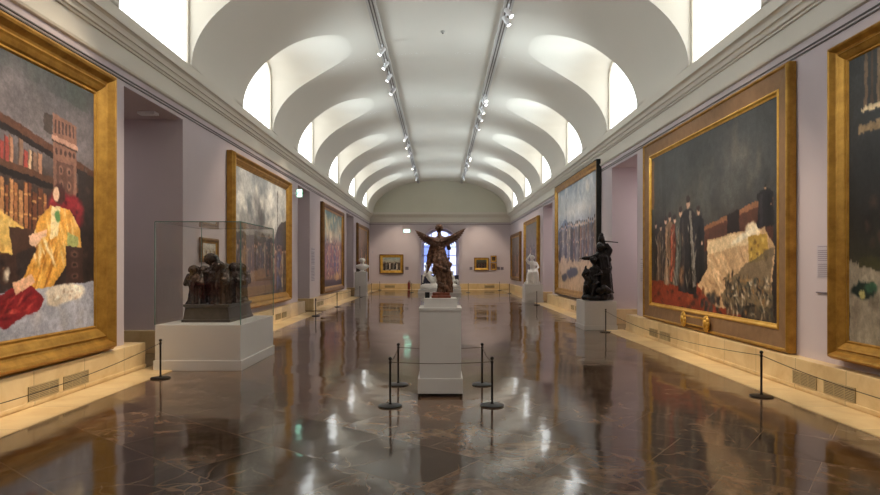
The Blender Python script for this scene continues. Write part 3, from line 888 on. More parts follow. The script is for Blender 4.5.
def painting(label, side, d0, d1, z0, z1, fw, th, arr, style='gilt', group=None, rz=None, loc=None, wy=None):
    """outer frame edges d0..d1 along the wall and z0..z1; fw frame width, th thickness. local -y faces the hall"""
    Wo, Ho = abs(d1 - d0), z1 - z0
    W_, Hh = Wo - 2 * fw, Ho - 2 * fw
    if loc is None:
        loc = (side * (XW - 0.012), (d0 + d1) / 2, (z0 + z1) / 2)
        rz = PI / 2 if side < 0 else -PI / 2
    t = thing('framed_painting', label, 'painting', loc, rz, group)
    def P(fr):   # scale a normalised profile (0..1 across, 0..1 depth)
        return [(o * fw, -y * th) for o, y in fr]
    if style == 'gilt':
        frame_ring('frame', W_, Hh, P([(.34, 0), (.34, .62), (.42, .70), (.50, .62), (.58, .66), (.72, .95), (.80, 1.0), (.88, .92), (.95, .70), (1, .62), (1, 0)]), M['gilt'], t)
        frame_ring('frame_liner', W_, Hh, P([(-.02, 0), (-.02, .34), (.03, .42), (.10, .40), (.16, .50), (.28, .60), (.34, .64), (.34, 0)]), M['gilt_dark'] if fw < .2 else M['gilt'], t)
    elif style == 'mat':
        frame_ring('frame', W_, Hh, P([(.7, 0), (.7, .8), (.8, 1), (.95, .9), (1, .6), (1, 0)]), M['gilt_dark'], t)
        frame_ring('frame_liner', W_, Hh, P([(-.02, 0), (-.02, .4), (.1, .5), (.65, .7), (.7, .8), (.7, 0)]), M['gilt_bright'], t)
    elif style == 'dark':
        frame_ring('frame', W_, Hh, P([(.25, 0), (.25, .6), (.45, .85), (.7, 1), (.9, .8), (1, .6), (1, 0)]), M['gilt_dark'], t)
        frame_ring('frame_liner', W_, Hh, P([(-.02, 0), (-.02, .4), (.1, .5), (.25, .62), (.25, 0)]), M['gilt'], t)
    elif style == 'edge':
        frame_ring('frame', W_, Hh, P([(.0, 0), (-.02, .5), (.1, .62), (.3, .66), (.55, .9), (.85, .98), (.88, 0)]), M['gilt'], t)
        frame_ring('outer_edge', W_, Hh, P([(.88, 0), (.88, .93), (.92, 1), (1, .93), (1, 0)]), M['frame_black'], t)
    elif style == 'panel':
        frame_ring('outer_moulding', W_, Hh, P([(.84, 0), (.84, .80), (.88, .97), (.93, 1), (.97, .9), (1, .7), (1, 0)]), M['gilt'], t)
        frame_ring('frame_panel', W_, Hh, P([(.20, 0), (.20, .55), (.84, .78), (.84, 0)]), M['frame_brown'], t)
        frame_ring('inner_moulding', W_, Hh, P([(-.02, 0), (-.02, .4), (.05, .46), (.12, .66), (.17, .66), (.20, .56), (.20, 0)]), M['gilt_bright'], t)
    c = canvas_mesh(arr, W_ + fw * .04, Hh + fw * .04, t, th * .3)
    c.location = (0, -th * 0.33, 0)
    return t

painting('huge gilt framed painting of a golden robed figure before bookshelves, nearest on the left wall', -1, 5.35, 8.76, .44, 4.43, .37, .24, art_scholar())
painting('large gilt framed painting of cloud and smoke over a crowd, behind the glass case', -1, 13.83, 19.2, .56, 4.33, .28, .2, art_clouds())
painting('dark framed battle painting with blue sky between the two far left doorways', -1, 24.65, 29.9, .5, 4.31, .26, .17, art_battle(), 'dark')
painting('brown toned framed painting next to the left corner, behind the white bust', -1, 35.2, 40.4, .6, 4.2, .26, .15,
         art_small(83, 90, 80, 1.4, [(86, 60, 50), (120, 84, 64), (60, 44, 42), (160, 120, 92)], ((120, 96, 84), (110, 84, 70))), 'dark')
pr1 = painting('huge painting of mourners beside a pale draped couch in a wide brown and gilt frame', 1, 8.28, 14.18, .44, 4.48, .37, .135, art_deathbed(), 'panel')
painting('gilt framed dark painting with a curtain, cut by the right picture edge', 1, 4.0, 7.36, .52, 4.32, .24, .2, art_curtain())
painting('tall painting of figures on pale sand under a grey sky, black outer frame edge', 1, 18.3, 25.0, .50, 4.92, .26, .15, art_beach(), 'edge')
painting('gilt framed painting with a dark sky behind the white marble statue', 1, 29.5, 34.2, .55, 4.15, .24, .17,
         art_small(91, 90, 80, 1.4, [(80, 66, 56), (110, 86, 66), (52, 46, 44), (140, 112, 86)], ((96, 92, 86), (104, 92, 80))), 'gilt')
painting('brown framed painting on the right wall nearest the far corner', 1, 36.2, 40.8, .72, 3.75, .26, .15,
         art_small(97, 90, 80, 1.6, [(84, 66, 56), (112, 82, 64), (66, 50, 44), (150, 108, 84)], ((92, 84, 74), (104, 88, 74))), 'dark')
YP = YE - 0.012
painting('gilt framed painting of a dark crowd alone on the left of the end wall', 0, -4.22, -2.55, 1.12, 2.47, .22, .1,
         art_small(101, 90, 70, 1.3, [(60, 48, 40), (110, 104, 96), (34, 30, 30), (190, 176, 156)], ((150, 164, 160), (168, 160, 140))), 'mat', rz=0, loc=(-3.385, YP, 1.795))
painting('wider gilt framed dark painting on the right of the end wall', 0, 2.38, 3.42, 1.33, 2.24, .16, .08,
         art_small(103, 70, 60, 1.2, [(40, 34, 30), (90, 62, 48), (60, 50, 40)], ((90, 92, 80), (70, 64, 52))), 'mat', rz=0, loc=(2.9, YP, 1.785))
painting('small gilt framed picture hung above its twin near the right corner', 0, 3.54, 3.96, 1.93, 2.38, .08, .06,
         art_small(105, 40, 40, .9, [(66, 48, 36), (120, 88, 58), (50, 40, 36)]), 'mat', rz=0, loc=(3.75, YP, 2.155))
painting('small gilt framed picture hung below its twin near the right corner', 0, 3.54, 3.96, 1.37, 1.86, .08, .06,
         art_small(107, 40, 40, .9, [(90, 60, 40), (140, 104, 70), (60, 44, 36)]), 'mat', rz=0, loc=(3.75, YP, 1.615))
painting('small dark gilt framed picture seen through the glass case', -1, 12.25, 13.2, 1.73, 2.24, .11, .07,
         art_small(109, 50, 40, 1.5, [(196, 184, 164), (170, 150, 124), (120, 92, 70)], ((206, 200, 190), (196, 184, 168)), 20), 'dark')

# gilt cartouche on the bottom rail of the wide brown frame
bm = bmesh.new()
cz = -(4.5 - .43) / 2 + .19; yf = -.155
box(bm, -.46, .46, yf, yf + .03, cz - .09, cz - .06, .006); box(bm, -.46, .46, yf, yf + .03, cz + .06, cz + .09, .006)
for s in (-1, 1):
    for k in range(9):
        a = k / 9 * 2 * PI
        m_ = Matrix.Translation((s * .50 + .07 * math.cos(a), yf - .005, cz + .10 * math.sin(a))) @ Matrix.Diagonal((.05, .03, .05, 1))
        bmesh.ops.create_uvsphere(bm, u_segments=10, v_segments=7, radius=1, matrix=m_)
    bmesh.ops.create_uvsphere(bm, u_segments=12, v_segments=8, radius=1, matrix=Matrix.Translation((s * .50, yf - .01, cz)) @ Matrix.Diagonal((.055, .05, .08, 1)))
cart = obj('cartouche', bm, M['gilt_bright'], pr1, smooth=True, angle=.8)
bm = bmesh.new(); box(bm, -.42, .42, yf + .004, yf + .03, cz - .06, cz + .06)
obj('name_plate', bm, M['frame_brown'], cart)

# ------------------------------------------------------------------ fittings
# barrier posts
def make_post():
    t = thing('barrier_post', 'x', 'barrier post')
    bm = bmesh.new(); lathe(bm, [(.0, 0), (.135, 0), (.14, .006), (.138, .014), (.11, .022), (.03, .028), (.0, .03)], 32)
    obj('base', bm, M['black'], t, True, .6)
    bm = bmesh.new(); lathe(bm, [(.0, .026), (.02, .026), (.02, .035), (.0135, .045), (.0135, .50), (.018, .505), (.018, .53), (.010, .535)], 16)
    obj('pole', bm, M['black'], t, True, .6)
    bm = bmesh.new(); lathe(bm, [(.0, .528), (.009, .53), (.011, .54), (.020, .55), (.023, .562), (.019, .574), (.008, .581), (.0, .583)], 16)
    obj('finial', bm, M['black'], t, True, .8)
    return t
def copy_tree(o, parent=None):
    c = o.copy(); col.objects.link(c)
    if parent is not None: c.parent = parent
    for ch in o.children: copy_tree(ch, c)
    return c
post0 = make_post()
posts = [
    (-.585, 7.05, 'front left barrier post around the central pedestal'), (.615, 7.08, 'front right barrier post around the central pedestal'),
    (-.58, 8.33, 'back left barrier post around the central pedestal'), (.585, 8.33, 'back right barrier post around the central pedestal'),
    (-4.10, 8.80, 'barrier post in front of the glass case, near the left wall'),
    (4.06, 7.58, 'nearest barrier post on the right, below the widest brown frame'),
    (4.13, 14.95, 'barrier post in front of the black bronze group'),
    (4.10, 25.4, 'barrier post in front of the white marble statue'),
    (4.16, 35.9, 'barrier post by the right wall near the far corner'),
    (-4.10, 19.8, 'left barrier post nearest the second doorway'),
    (-4.15, 24.2, 'left barrier post below the near edge of the battle painting'),
    (-4.22, 31.6, 'left barrier post just in front of the white bust'),
    (-4.25, 37.2, 'left barrier post just beyond the white bust'),
    (-4.12, 41.0, 'end barrier post below the lone painting on the left'),
    (-1.75, 37.2, 'barrier post on the left of the reclining marble'),
    (1.75, 37.2, 'barrier post on the right of the reclining marble'),
    (4.06, 40.9, 'end barrier post below the small pictures on the right')]
for i, (x, y, lb) in enumerate(posts):
    o = post0 if i == 0 else copy_tree(post0)
    z = .012 if (abs(x) > XS - .12 or y > YE - .75) and y > 35 else 0.0
    o.location = (x, y, z); o['label'] = lb; o['group'] = 'black rope barrier posts'
def cord(a, b_, sag, lb, r=.0045):
    bm = bmesh.new()
    pts = []
    for i in range(21):
        t = i / 20; p = Vector(a).lerp(Vector(b_), t); p.z -= sag * 4 * t * (1 - t); pts.append(p)
    tube(bm, pts, r, 6)
    tag(obj('rope', bm, M['rope'], None, True), lb, 'rope', 'barrier cords')
zt = .52
def pp(i, dx=0, dy=0): return (posts[i][0] + dx, posts[i][1] + dy, zt)
cord(pp(0, .02), pp(1, -.02), .02, 'cord between the two front posts of the central pedestal')
cord(pp(2, .02), pp(3, -.02), .02, 'cord between the two back posts of the central pedestal')
cord(pp(0, 0, .02), pp(2, 0, -.02), .03, 'cord along the left side of the central pedestal')
cord(pp(1, 0, .02), pp(3, 0, -.02), .03, 'cord along the right side of the central pedestal')
cord(pp(5, 0, .02), pp(6, 0, -.02), .14, 'long sagging cord below the wide brown frame')
cord(pp(5, 0, -.02), (4.10, 3.2, zt), .10, 'sagging cord leaving the right picture edge')
cord(pp(4, 0, -.02), (-4.12, 3.2, zt), .16, 'thin cord before the golden robe painting')
cord(pp(9, 0, .02), pp(10, 0, -.02), .06, 'cord between the left posts beyond the second doorway', .005)
cord(pp(10, 0, .02), pp(11, 0, -.02), .06, 'cord below the battle painting', .005)
for x, nm in ((-4.12, 'left'), (4.10, 'right')):   # out of frame ends, so that the cords hang from something
    o = copy_tree(post0); o.location = (x, 3.18, 0); o['label'] = 'barrier post beside the camera on the %s' % nm; o['group'] = 'black rope barrier posts'

# pedestals
t = thing('sculpture_pedestal', 'tall white stepped pedestal in the middle of the hall', 'pedestal', (.005, 7.84, 0))
bm = bmesh.new(); box(bm, -.285, .285, -.285, .285, .04, .23, .004); obj('plinth', bm, M['white'], t)
bm = bmesh.new(); box(bm, -.262, .262, -.262, .262, .23, 1.085, .003); obj('shaft', bm, M['white'], t)
bm = bmesh.new(); box(bm, -.272, .272, -.272, .272, 1.085, 1.12, .003); obj('cap', bm, M['white'], t)
bm = bmesh.new(); box(bm, -.21, .21, -.21, .21, 1.12, 1.235, .003); obj('top_block', bm, M['white'], t)
for sx in (-1, 1):
    for sy in (-1, 1):
        bm = bmesh.new(); lathe(bm, [(0, 0), (.018, 0), (.018, .04), (0, .04)], 12, (sx * .262, sy * .262, 0)); obj('foot', bm, M['black'], t, True, .6)

def block_pedestal(lb, x0, x1, y0, y1, h, skirt=.13, mat=None):
    mat = mat or M['white']
    t = thing('sculpture_pedestal', lb, 'pedestal', ((x0 + x1) / 2, (y0 + y1) / 2, 0))
    a, b_ = abs(x1 - x0) / 2, abs(y1 - y0) / 2
    bm = bmesh.new(); box(bm, -a, a, -b_, b_, 0, skirt, .006); obj('plinth', bm, mat, t)
    bm = bmesh.new(); box(bm, -a + .02, a - .02, -b_ + .02, b_ - .02, skirt, h, .006); obj('body', bm, mat, t)
    return t
block_pedestal('wide white pedestal under the glass case', -4.51, -3.12, 9.43, 11.32, .72, .16)
block_pedestal('white block pedestal under the black bronze group', 3.70, 4.56, 15.4, 16.4, .744, .12)
block_pedestal('low white pedestal under the seated marble statue', 3.82, 4.68, 27.1, 28.0, .82, .1)
block_pedestal('tall slim pedestal under the white bust', -4.70, -4.02, 32.9, 33.5, 1.33, .1)
block_pedestal('narrow second pedestal hidden behind the bust pedestal', -4.73, -4.43, 33.58, 33.88, 1.33, .1)
block_pedestal('low broad white plinth under the reclining marble', -1.35, 1.3, 36.3, 37.9, .2, .05)

# glass case
t = thing('glass_display_case', 'tall clear glass case enclosing the dark bronze procession', 'display case', (-3.815, 10.375, .722))
a, b_, hh = .675, .925, 1.62
for nm, c in (('pane', (-a, a, -b_, -b_ + .008)), ('pane', (-a, a, b_ - .008, b_)), ('pane', (-a, -a + .008, -b_ + .008, b_ - .008)), ('pane', (a - .008, a, -b_ + .008, b_ - .008))):
    bm = bmesh.new(); box(bm, c[0], c[1], c[2], c[3], 0.0, hh); obj(nm, bm, M['glass'], t)
bm = bmesh.new(); box(bm, -a, a, -b_, b_, hh, hh + .01); obj('glass_top', bm, M['glass'], t)
bm = bmesh.new()
for sx in (-1, 1):
    for sy in (-1, 1): box(bm, sx * a - .006, sx * a + .006, sy * b_ - .006, sy * b_ + .006, 0, hh)
    box(bm, sx * a - .005, sx * a + .005, -b_, b_, hh, hh + .012)
for sy in (-1, 1): box(bm, -a, a, sy * b_ - .005, sy * b_ + .005, hh, hh + .012)
obj('glued_edge', bm, M['glassedge'], t)
bm = bmesh.new(); box(bm, -.73, .73, -.945, .945, -.055, 0.0)
for f in []: pass
bm.free()

# vent grilles in the ledge
def grille(lb, x, y0, y1, z0=.085, z1=.255, axis='side', s=1, light=False):
    w_ = abs(y1 - y0); hh = z1 - z0
    if axis == 'side': loc = (s * XL, (y0 + y1) / 2, (z0 + z1) / 2); rz = PI / 2 if s < 0 else -PI / 2
    else: loc = (x, YE - .19, (z0 + z1) / 2); rz = 0
    t = thing('vent_grille', lb, 'vent', loc, rz, 'vents in the stone ledge')
    fm = M['grille']
    bm = bmesh.new()
    for q in ((-w_/2, w_/2, hh/2 - .01, hh/2), (-w_/2, w_/2, -hh/2, -hh/2 + .01), (-w_/2, -w_/2 + .01, -hh/2, hh/2), (w_/2 - .01, w_/2, -hh/2, hh/2)):
        box(bm, q[0], q[1], -.012, 0, q[2], q[3])
    obj('frame', bm, fm, t)
    bm = bmesh.new(); box(bm, -w_/2, w_/2, -.004, -.001, -hh/2, hh/2); obj('backing', bm, M['void'], t)
    bm = bmesh.new(); n = 9
    for k in range(n):
        z = -hh/2 + hh * (k + .5) / n; box(bm, -w_/2, w_/2, -.011, -.003, z - hh * .24 / n * 1.1, z + hh * .24 / n * 1.1)
    for x_ in (-w_/6, w_/6): box(bm, x_ - .004, x_ + .004, -.010, -.003, -hh/2, hh/2)
    obj('slats', bm, fm, t)
M['grille'] = plain('stone_coloured_grille', (186, 164, 122), 0.5)
for s, y0, y1, lb in ((-1, 6.9, 7.45, 'nearer vent grille below the golden robe painting'), (-1, 7.55, 8.08, 'further vent grille below the golden robe painting'),
                      (1, 6.84, 7.40, 'rightmost vent grille in the right ledge, cut by a cord'), (1, 7.55, 8.05, 'vent grille just behind the nearest right barrier post'),
                      (1, 12.35, 12.92, 'nearer vent of the pair below the left of the wide brown frame'), (1, 13.07, 13.56, 'further vent of the pair by the right doorway'),
                      (-1, 17.3, 17.85, 'nearer vent below the cloud painting'), (-1, 18.0, 18.5, 'further vent below the cloud painting'),
                      (-1, 23.2, 23.7, 'nearer vent in the ledge beyond the second doorway'), (-1, 23.85, 24.35, 'further vent in the ledge beyond the second doorway'),
                      (1, 20.5, 21.0, 'nearer vent below the sand painting'), (1, 21.2, 21.7, 'further vent below the sand painting')):
    grille(lb, 0, y0, y1, s=s)
grille('vent in the end ledge below the lone painting', -3.5, -.35, .35, .12, .30, axis='end')
grille('vent in the end ledge below the two stacked pictures', 3.45, -.35, .35, .12, .30, axis='end')

# wall texts
def wall_text(lb, s, y0, y1, z0, z1, rows, y_end=None):
    w_ = abs(y1 - y0); hh = z1 - z0
    if y_end is None: loc = (s * XW, (y0 + y1) / 2, (z0 + z1) / 2); rz = PI / 2 if s < 0 else -PI / 2
    else: loc = ((y0 + y1) / 2, y_end, (z0 + z1) / 2); rz = 0
    t = thing('wall_label', lb, 'wall label', loc, rz, 'wall labels')
    bm = bmesh.new(); box(bm, -w_/2, w_/2, -.006, 0, -hh/2, hh/2, .001); obj('card', bm, M['paper'], t)
    if rows:
        bm = bmesh.new(); r = random.Random(3)
        for k in range(rows):
            z = hh/2 - hh * (k + .8) / (rows + .6)
            if k in (1, rows // 2): continue
            box(bm, -w_ * .44, w_ * (.44 - (.25 * r.random() if k % 4 == 3 else .04 * r.random())), -.0075, -.006, z - hh * .007, z + hh * .007)
        obj('text_lines', bm, M['print'], t)
    return t
wall_text('pale text panel on the wall strip between the two nearest right paintings', 1, 7.42, 7.84, 1.50, 1.92, 16)
wall_text('pale text panel at the far edge of the mourners painting', 1, 14.35, 14.75, 1.25, 1.85, 12)
wall_text('tall pale text panel on the left pier before the battle painting', -1, 22.95, 23.6, 1.05, 2.35, 22)
wall_text('dark small label right of the lone end wall painting', 0, -2.43, -2.2, 1.38, 1.60, 0, YE - .0).children[0].data.materials[0] = M['print']
for x, lb in ((2.17, 'dark small label left of the wider end wall picture'), (4.1, 'dark small label right of the stacked pictures, nearer them'), (4.35, 'dark small label nearest the right corner')):
    wall_text(lb, 0, x - .1, x + .1, 1.38, 1.58, 0, YE).children[0].data.materials[0] = M['print']
wall_text('small pale sensor plate high beside the left corner', 0, -4.78, -4.66, 2.55, 2.72, 0, YE)
bm = bmesh.new(); box(bm, XW - .02, XW, 7.36, 7.84, 1.30, 1.315)
tag(obj('label_rail', bm, M['print']), 'thin dark rail below the text panel on the right wall', 'rail')

# exit signs
def exit_sign(lb, loc, rz, w_=.46, h_=.24, hang=0.0, wall=0.0):
    t = thing('exit_sign', lb, 'exit sign', loc, rz, 'lit exit signs')
    bm = bmesh.new(); box(bm, -w_/2, w_/2, -.03, .03, -h_/2, h_/2, .006); obj('housing', bm, M['plastic'], t)
    bm = bmesh.new(); box(bm, -w_/2 + .02, w_/2 - .02, -.034, -.030, -h_/2 + .02, h_/2 - .02); f = obj('face', bm, M['exitlit'], t)
    g = M['exitgreen']
    bm = bmesh.new()   # running man and arrow
    lathe(bm, [(0, 0), (.018, 0), (.018, .002), (0, .002)], 12, (-.03, 0, 0))
    for v in bm.verts: v.co = Vector((v.co.x, -.036 - v.co.z * 0.5, v.co.y + .055))
    tube(bm, [(-.04, -.036, .03), (-.055, -.036, -.02)], .012, 6); tube(bm, [(-.055, -.036, -.02), (-.02, -.036, -.045), (-.03, -.036, -.08)], .008, 6)
    tube(bm, [(-.055, -.036, -.02), (-.09, -.036, -.06)], .008, 6); tube(bm, [(-.04, -.036, .025), (-.005, -.036, .0)], .006, 6); tube(bm, [(-.04, -.036, .025), (-.08, -.036, .005)], .006, 6)
    tube(bm, [(.05, -.036, 0), (.15, -.036, 0)], .008, 6); tube(bm, [(.11, -.036, .03), (.15, -.036, 0), (.11, -.036, -.03)], .008, 6)
    obj('pictogram', bm, g, t)
    bm = bmesh.new()
    if hang: tube(bm, [(0, 0, h_/2), (0, 0, h_/2 + hang)], .01, 8)
    if wall: box(bm, -w_/2 - wall, -w_/2, -.015, .015, -.03, .03)
    if hang or wall: obj('bracket', bm, M['plastic'], t)
    else: bm.free()
M['exitgreen'] = emis('green_pictogram', (20, 130, 80), .6)
exit_sign('green lit exit sign on the end wall left of the arch', (-2.32, YE - .035, 4.1), 0)
exit_sign('lit exit sign projecting from the left wall beside the second doorway', (-4.69, 20.05, 4.08), 0, .2, .28, 0, .14)

# fire extinguisher
t = thing('fire_extinguisher', 'red fire extinguisher standing by the left edge of the arched bay', 'fire extinguisher', (-2.16, YE - .42, .014))
bm = bmesh.new(); lathe(bm, [(0, 0), (.085, 0), (.09, .02), (.09, .42), (.07, .50), (.03, .53), (0, .53)], 20); obj('cylinder', bm, M['red'], t, True, .7)
bm = bmesh.new(); lathe(bm, [(0, .52), (.022, .52), (.022, .58), (0, .58)], 10); box(bm, -.01, .10, -.012, .012, .58, .60); box(bm, -.01, .09, -.012, .012, .62, .635); obj('valve', bm, M['black'], t)
bm = bmesh.new(); tube(bm, [(.02, 0, .56), (.12, 0, .52), (.125, 0, .35), (.11, 0, .2)], .012, 8); obj('hose', bm, M['black'], t, True)
t2 = bm = None

# ceiling tracks
XT = 1.52
for s, nm in ((-1, 'left'), (1, 'right')):
    t = thing('lighting_track', 'long grey lighting track along the %s side of the vault' % nm, 'lighting track', (s * XT, (YB + YE) / 2, 7.435))
    L2 = (YE - YB) / 2 - .05
    bm = bmesh.new(); box(bm, -.11, .11, -L2, L2, .0, .06, .004); obj('housing', bm, M['track'], t)
    bm = bmesh.new(); box(bm, -.05, -.02, -L2, L2, -.006, .0); box(bm, .02, .05, -L2, L2, -.006, .0); obj('slot', bm, M['slot'], t)
# smoke detectors
for x, y, lb in ((.07, 15.2, 'small round smoke detector between the tracks, nearest'), (.6, 12.6, 'tiny round detector beside the right track')):
    t = thing('smoke_detector', lb, 'smoke detector', (x, y, ZS + ZR - .003), 0, 'detectors on the vault')
    bm = bmesh.new(); lathe(bm, [(0, -.045), (.03, -.045), (.05, -.03), (.055, 0), (0, 0)], 16); obj('housing', bm, M['track'], t, True, .7)
    bm = bmesh.new(); lathe(bm, [(0, -.065), (.02, -.062), (.025, -.045), (0, -.045)], 12); obj('sensor', bm, M['slot'], t, True, .7)

# spotlights
def make_spot():
    t = thing('track_spotlight', 'x', 'spotlight')
    bm = bmesh.new(); box(bm, -.02, .02, -.09, .09, -.035, 0, .004); obj('adapter', bm, M['plastic'], t)
    bm = bmesh.new(); tube(bm, [(0, 0, -.03), (0, 0, -.10)], .012, 8); box(bm, -.055, .055, -.012, .012, -.115, -.10); obj('stem', bm, M['plastic'], t)
    h = None
    bm = bmesh.new(); lathe(bm, [(0, -.13), (.035, -.13), (.05, -.11), (.052, .09), (.056, .095), (.056, .12), (.046, .12), (.044, .10), (0, .10)], 20)
    h = obj('head', bm, M['plastic'], t, True, .6); h.location = (0, 0, -.17)
    bm = bmesh.new(); lathe(bm, [(0, .101), (.042, .101), (.042, .106), (0, .106)], 18); obj('lens', bm, M['lens'], h, True, .6)
    return t
spot0 = make_spot()
nspot = 0
def spot(s, y, target, power, label, size=44, color=(1, .84, .65), xo=0.0):
    """a real head on the track, its lamp in the lens"""
    global nspot
    o = spot0 if nspot == 0 else copy_tree(spot0)
    nspot += 1
    o.location = (s * XT + xo, y, 7.429); o['label'] = label; o['group'] = 'white track spotlights'
    hd = [c for c in o.children if c.name.startswith('head')][0]
    p = Vector((s * XT + xo, y, 7.429 - .17)); d = (Vector(target) - p).normalized()
    hd.rotation_mode = 'QUATERNION'; hd.rotation_quaternion = d.to_track_quat('Z', 'Y')
    ld = bpy.data.lights.new('spot_lamp', 'SPOT'); ld.energy = power * 1.15; ld.color = color
    ld.spot_size = math.radians(size); ld.spot_blend = .7; ld.shadow_soft_size = .05
    lo = bpy.data.objects.new('spot_lamp', ld); lo.location = p + d * .13
    lo.rotation_euler = d.to_track_quat('-Z', 'Y').to_euler(); link(lo)

# ------------------------------------------------------------------ sculpture helpers
def cap(bm, p, q, r1, r2, n=12):
    """tapered capsule from p to q"""
    p, q = Vector(p), Vector(q); d = q - p; L_ = d.length
    if L_ < 1e-6: return
    rot = d.to_track_quat('Z', 'Y').to_matrix().to_4x4()
    prof = []
    for i in range(5):
        a = -PI / 2 + PI / 2 * i / 4; prof.append((r1 * math.cos(a), r1 * math.sin(a)))
    for i in range(5):
        a = PI / 2 * i / 4; prof.append((r2 * math.cos(a), L_ + r2 * math.sin(a)))
    rings = []
    for r, z in prof:
        r = max(r, 1e-4)
        rings.append([p + rot @ Vector((r * math.cos(2 * PI * k / n), r * math.sin(2 * PI * k / n), z)) for k in range(n)])
    ring_loft(bm, rings)
def chain(bm, pts, rs):
    for a, b_, r, q in zip(pts[:-1], pts[1:], rs[:-1], rs[1:]): cap(bm, a, b_, r, q)
def ell(bm, c, r, rot=(0, 0, 0), seg=16):
    m_ = Matrix.Translation(c) @ Euler(rot).to_matrix().to_4x4() @ Matrix.Diagonal((*r, 1))
    bmesh.ops.create_uvsphere(bm, u_segments=seg, v_segments=seg // 2 + 2, radius=1, matrix=m_)
def robe(bm, rows, k=9, amp=.12, swirl=0.0, seed=0, n=64):
    """rows: (cx,cy,z,rx,ry) from hem to top; folds run down the cloth and fade towards the top"""
    r = random.Random(seed); ph = [r.uniform(0, 6.28) for _ in range(4)]
    # densify
    dense = []
    for a, b_ in zip(rows[:-1], rows[1:]):
        for i in range(6): t = i / 6; dense.append([a[j] + (b_[j] - a[j]) * t for j in range(5)])
    dense.append(list(rows[-1]))
    rings = []; m_ = len(dense) - 1
    for i, (cx, cy, z, rx, ry) in enumerate(dense):
        t = i / m_; am = amp * (1 - .75 * t); ring = []
        for q in range(n):
            a = 2 * PI * q / n
            f = 1 + am * (math.sin(k * a + ph[0] + swirl * t) * .6 + math.sin((k * 1.7 // 1) * a + ph[1] - swirl * t * 1.4) * .4 + math.sin(3 * a + ph[2] + t * 4) * .35)
            ring.append((cx + rx * f * math.cos(a), cy + ry * f * math.sin(a), z + .012 * math.sin(5 * a + ph[3]) * (1 - t) * (i > 0)))
        rings.append(ring)
    ring_loft(bm, rings)
def hand(bm, w_, d, s, up=(0, 0, 1), curl=.5):
    """palm, four bent fingers and a thumb; w_ wrist point, d pointing direction, s hand length"""
    w_ = Vector(w_); d = Vector(d).normalized(); u = Vector(up); side = d.cross(u).normalized(); nrm = side.cross(d).normalized()
    pc = w_ + d * s * .28
    for k in range(4): cap(bm, w_ + side * (k - 1.5) * s * .05, pc + side * (k - 1.5) * s * .10 + d * s * .14, s * .09, s * .075, 8)
    for k, L_ in enumerate((.40, .46, .43, .34)):
        a = pc + side * (k - 1.5) * s * .11 + d * s * .16
        b_ = a + (d - nrm * curl * .5).normalized() * s * L_ * .55; c = b_ + (d * .6 - nrm * curl * 1.3).normalized() * s * L_ * .5
        cap(bm, a, b_, s * .058, s * .052, 7); cap(bm, b_, c, s * .052, s * .042, 7)
    a = w_ + side * -.14 * s + d * s * .12; b_ = a + (d * .7 - side * .7).normalized() * s * .25; c = b_ + (d - side * .2 - nrm * curl * .5).normalized() * s * .2
    cap(bm, a, b_, s * .075, s * .06, 7); cap(bm, b_, c, s * .06, s * .048, 7)
def head(bm, c, r, look=(0, -1, 0), up=(0, 0, 1), hair=None, bun=False):
    """head of half height r at c looking along look"""
    c = Vector(c); f = Vector(look).normalized(); s_ = f.cross(Vector(up)).normalized(); u = s_.cross(f).normalized()
    R = Matrix((s_, f, u)).transposed().to_4x4(); e = R.to_euler()
    def at(x, y, z): return c + s_ * x * r + f * y * r + u * z * r
    ell(bm, at(0, -.05, .15), (.78 * r, .9 * r, .85 * r), e)
    ell(bm, at(0, .18, -.35), (.56 * r, .62 * r, .62 * r), e)
    cap(bm, at(0, .80, .12), at(0, .98, -.16), .09 * r, .15 * r, 8)              # nose
    cap(bm, at(-.30, .74, .20), at(.30, .74, .20), .12 * r, .12 * r, 8)          # brow
    for s in (-1, 1):
        ell(bm, at(.28 * s, .74, .03), (.12 * r, .09 * r, .08 * r), e)           # eyes
        ell(bm, at(.76 * s, -.05, -.02), (.09 * r, .17 * r, .24 * r), e)         # ears
    ell(bm, at(0, .78, -.44), (.22 * r, .10 * r, .06 * r), e); ell(bm, at(0, .75, -.54), (.18 * r, .10 * r, .06 * r), e)
    ell(bm, at(0, .66, -.82), (.2 * r, .18 * r, .15 * r), e)
    if hair:
        for i in range(26):
            a = i * 2.4; z = .95 - i * .055; q = math.sqrt(max(0, 1 - min(1, z * z)))
            if math.sin(a) * q > .45 and z < .62: continue
            ell(bm, at(.78 * q * math.cos(a), -.05 + .92 * q * math.sin(a), .12 + .86 * z), (.24 * r, .24 * r, .22 * r), (i, i * 2, 0), 8)
        if bun: ell(bm, at(0, -.95, .35), (.38 * r, .36 * r, .34 * r), e)
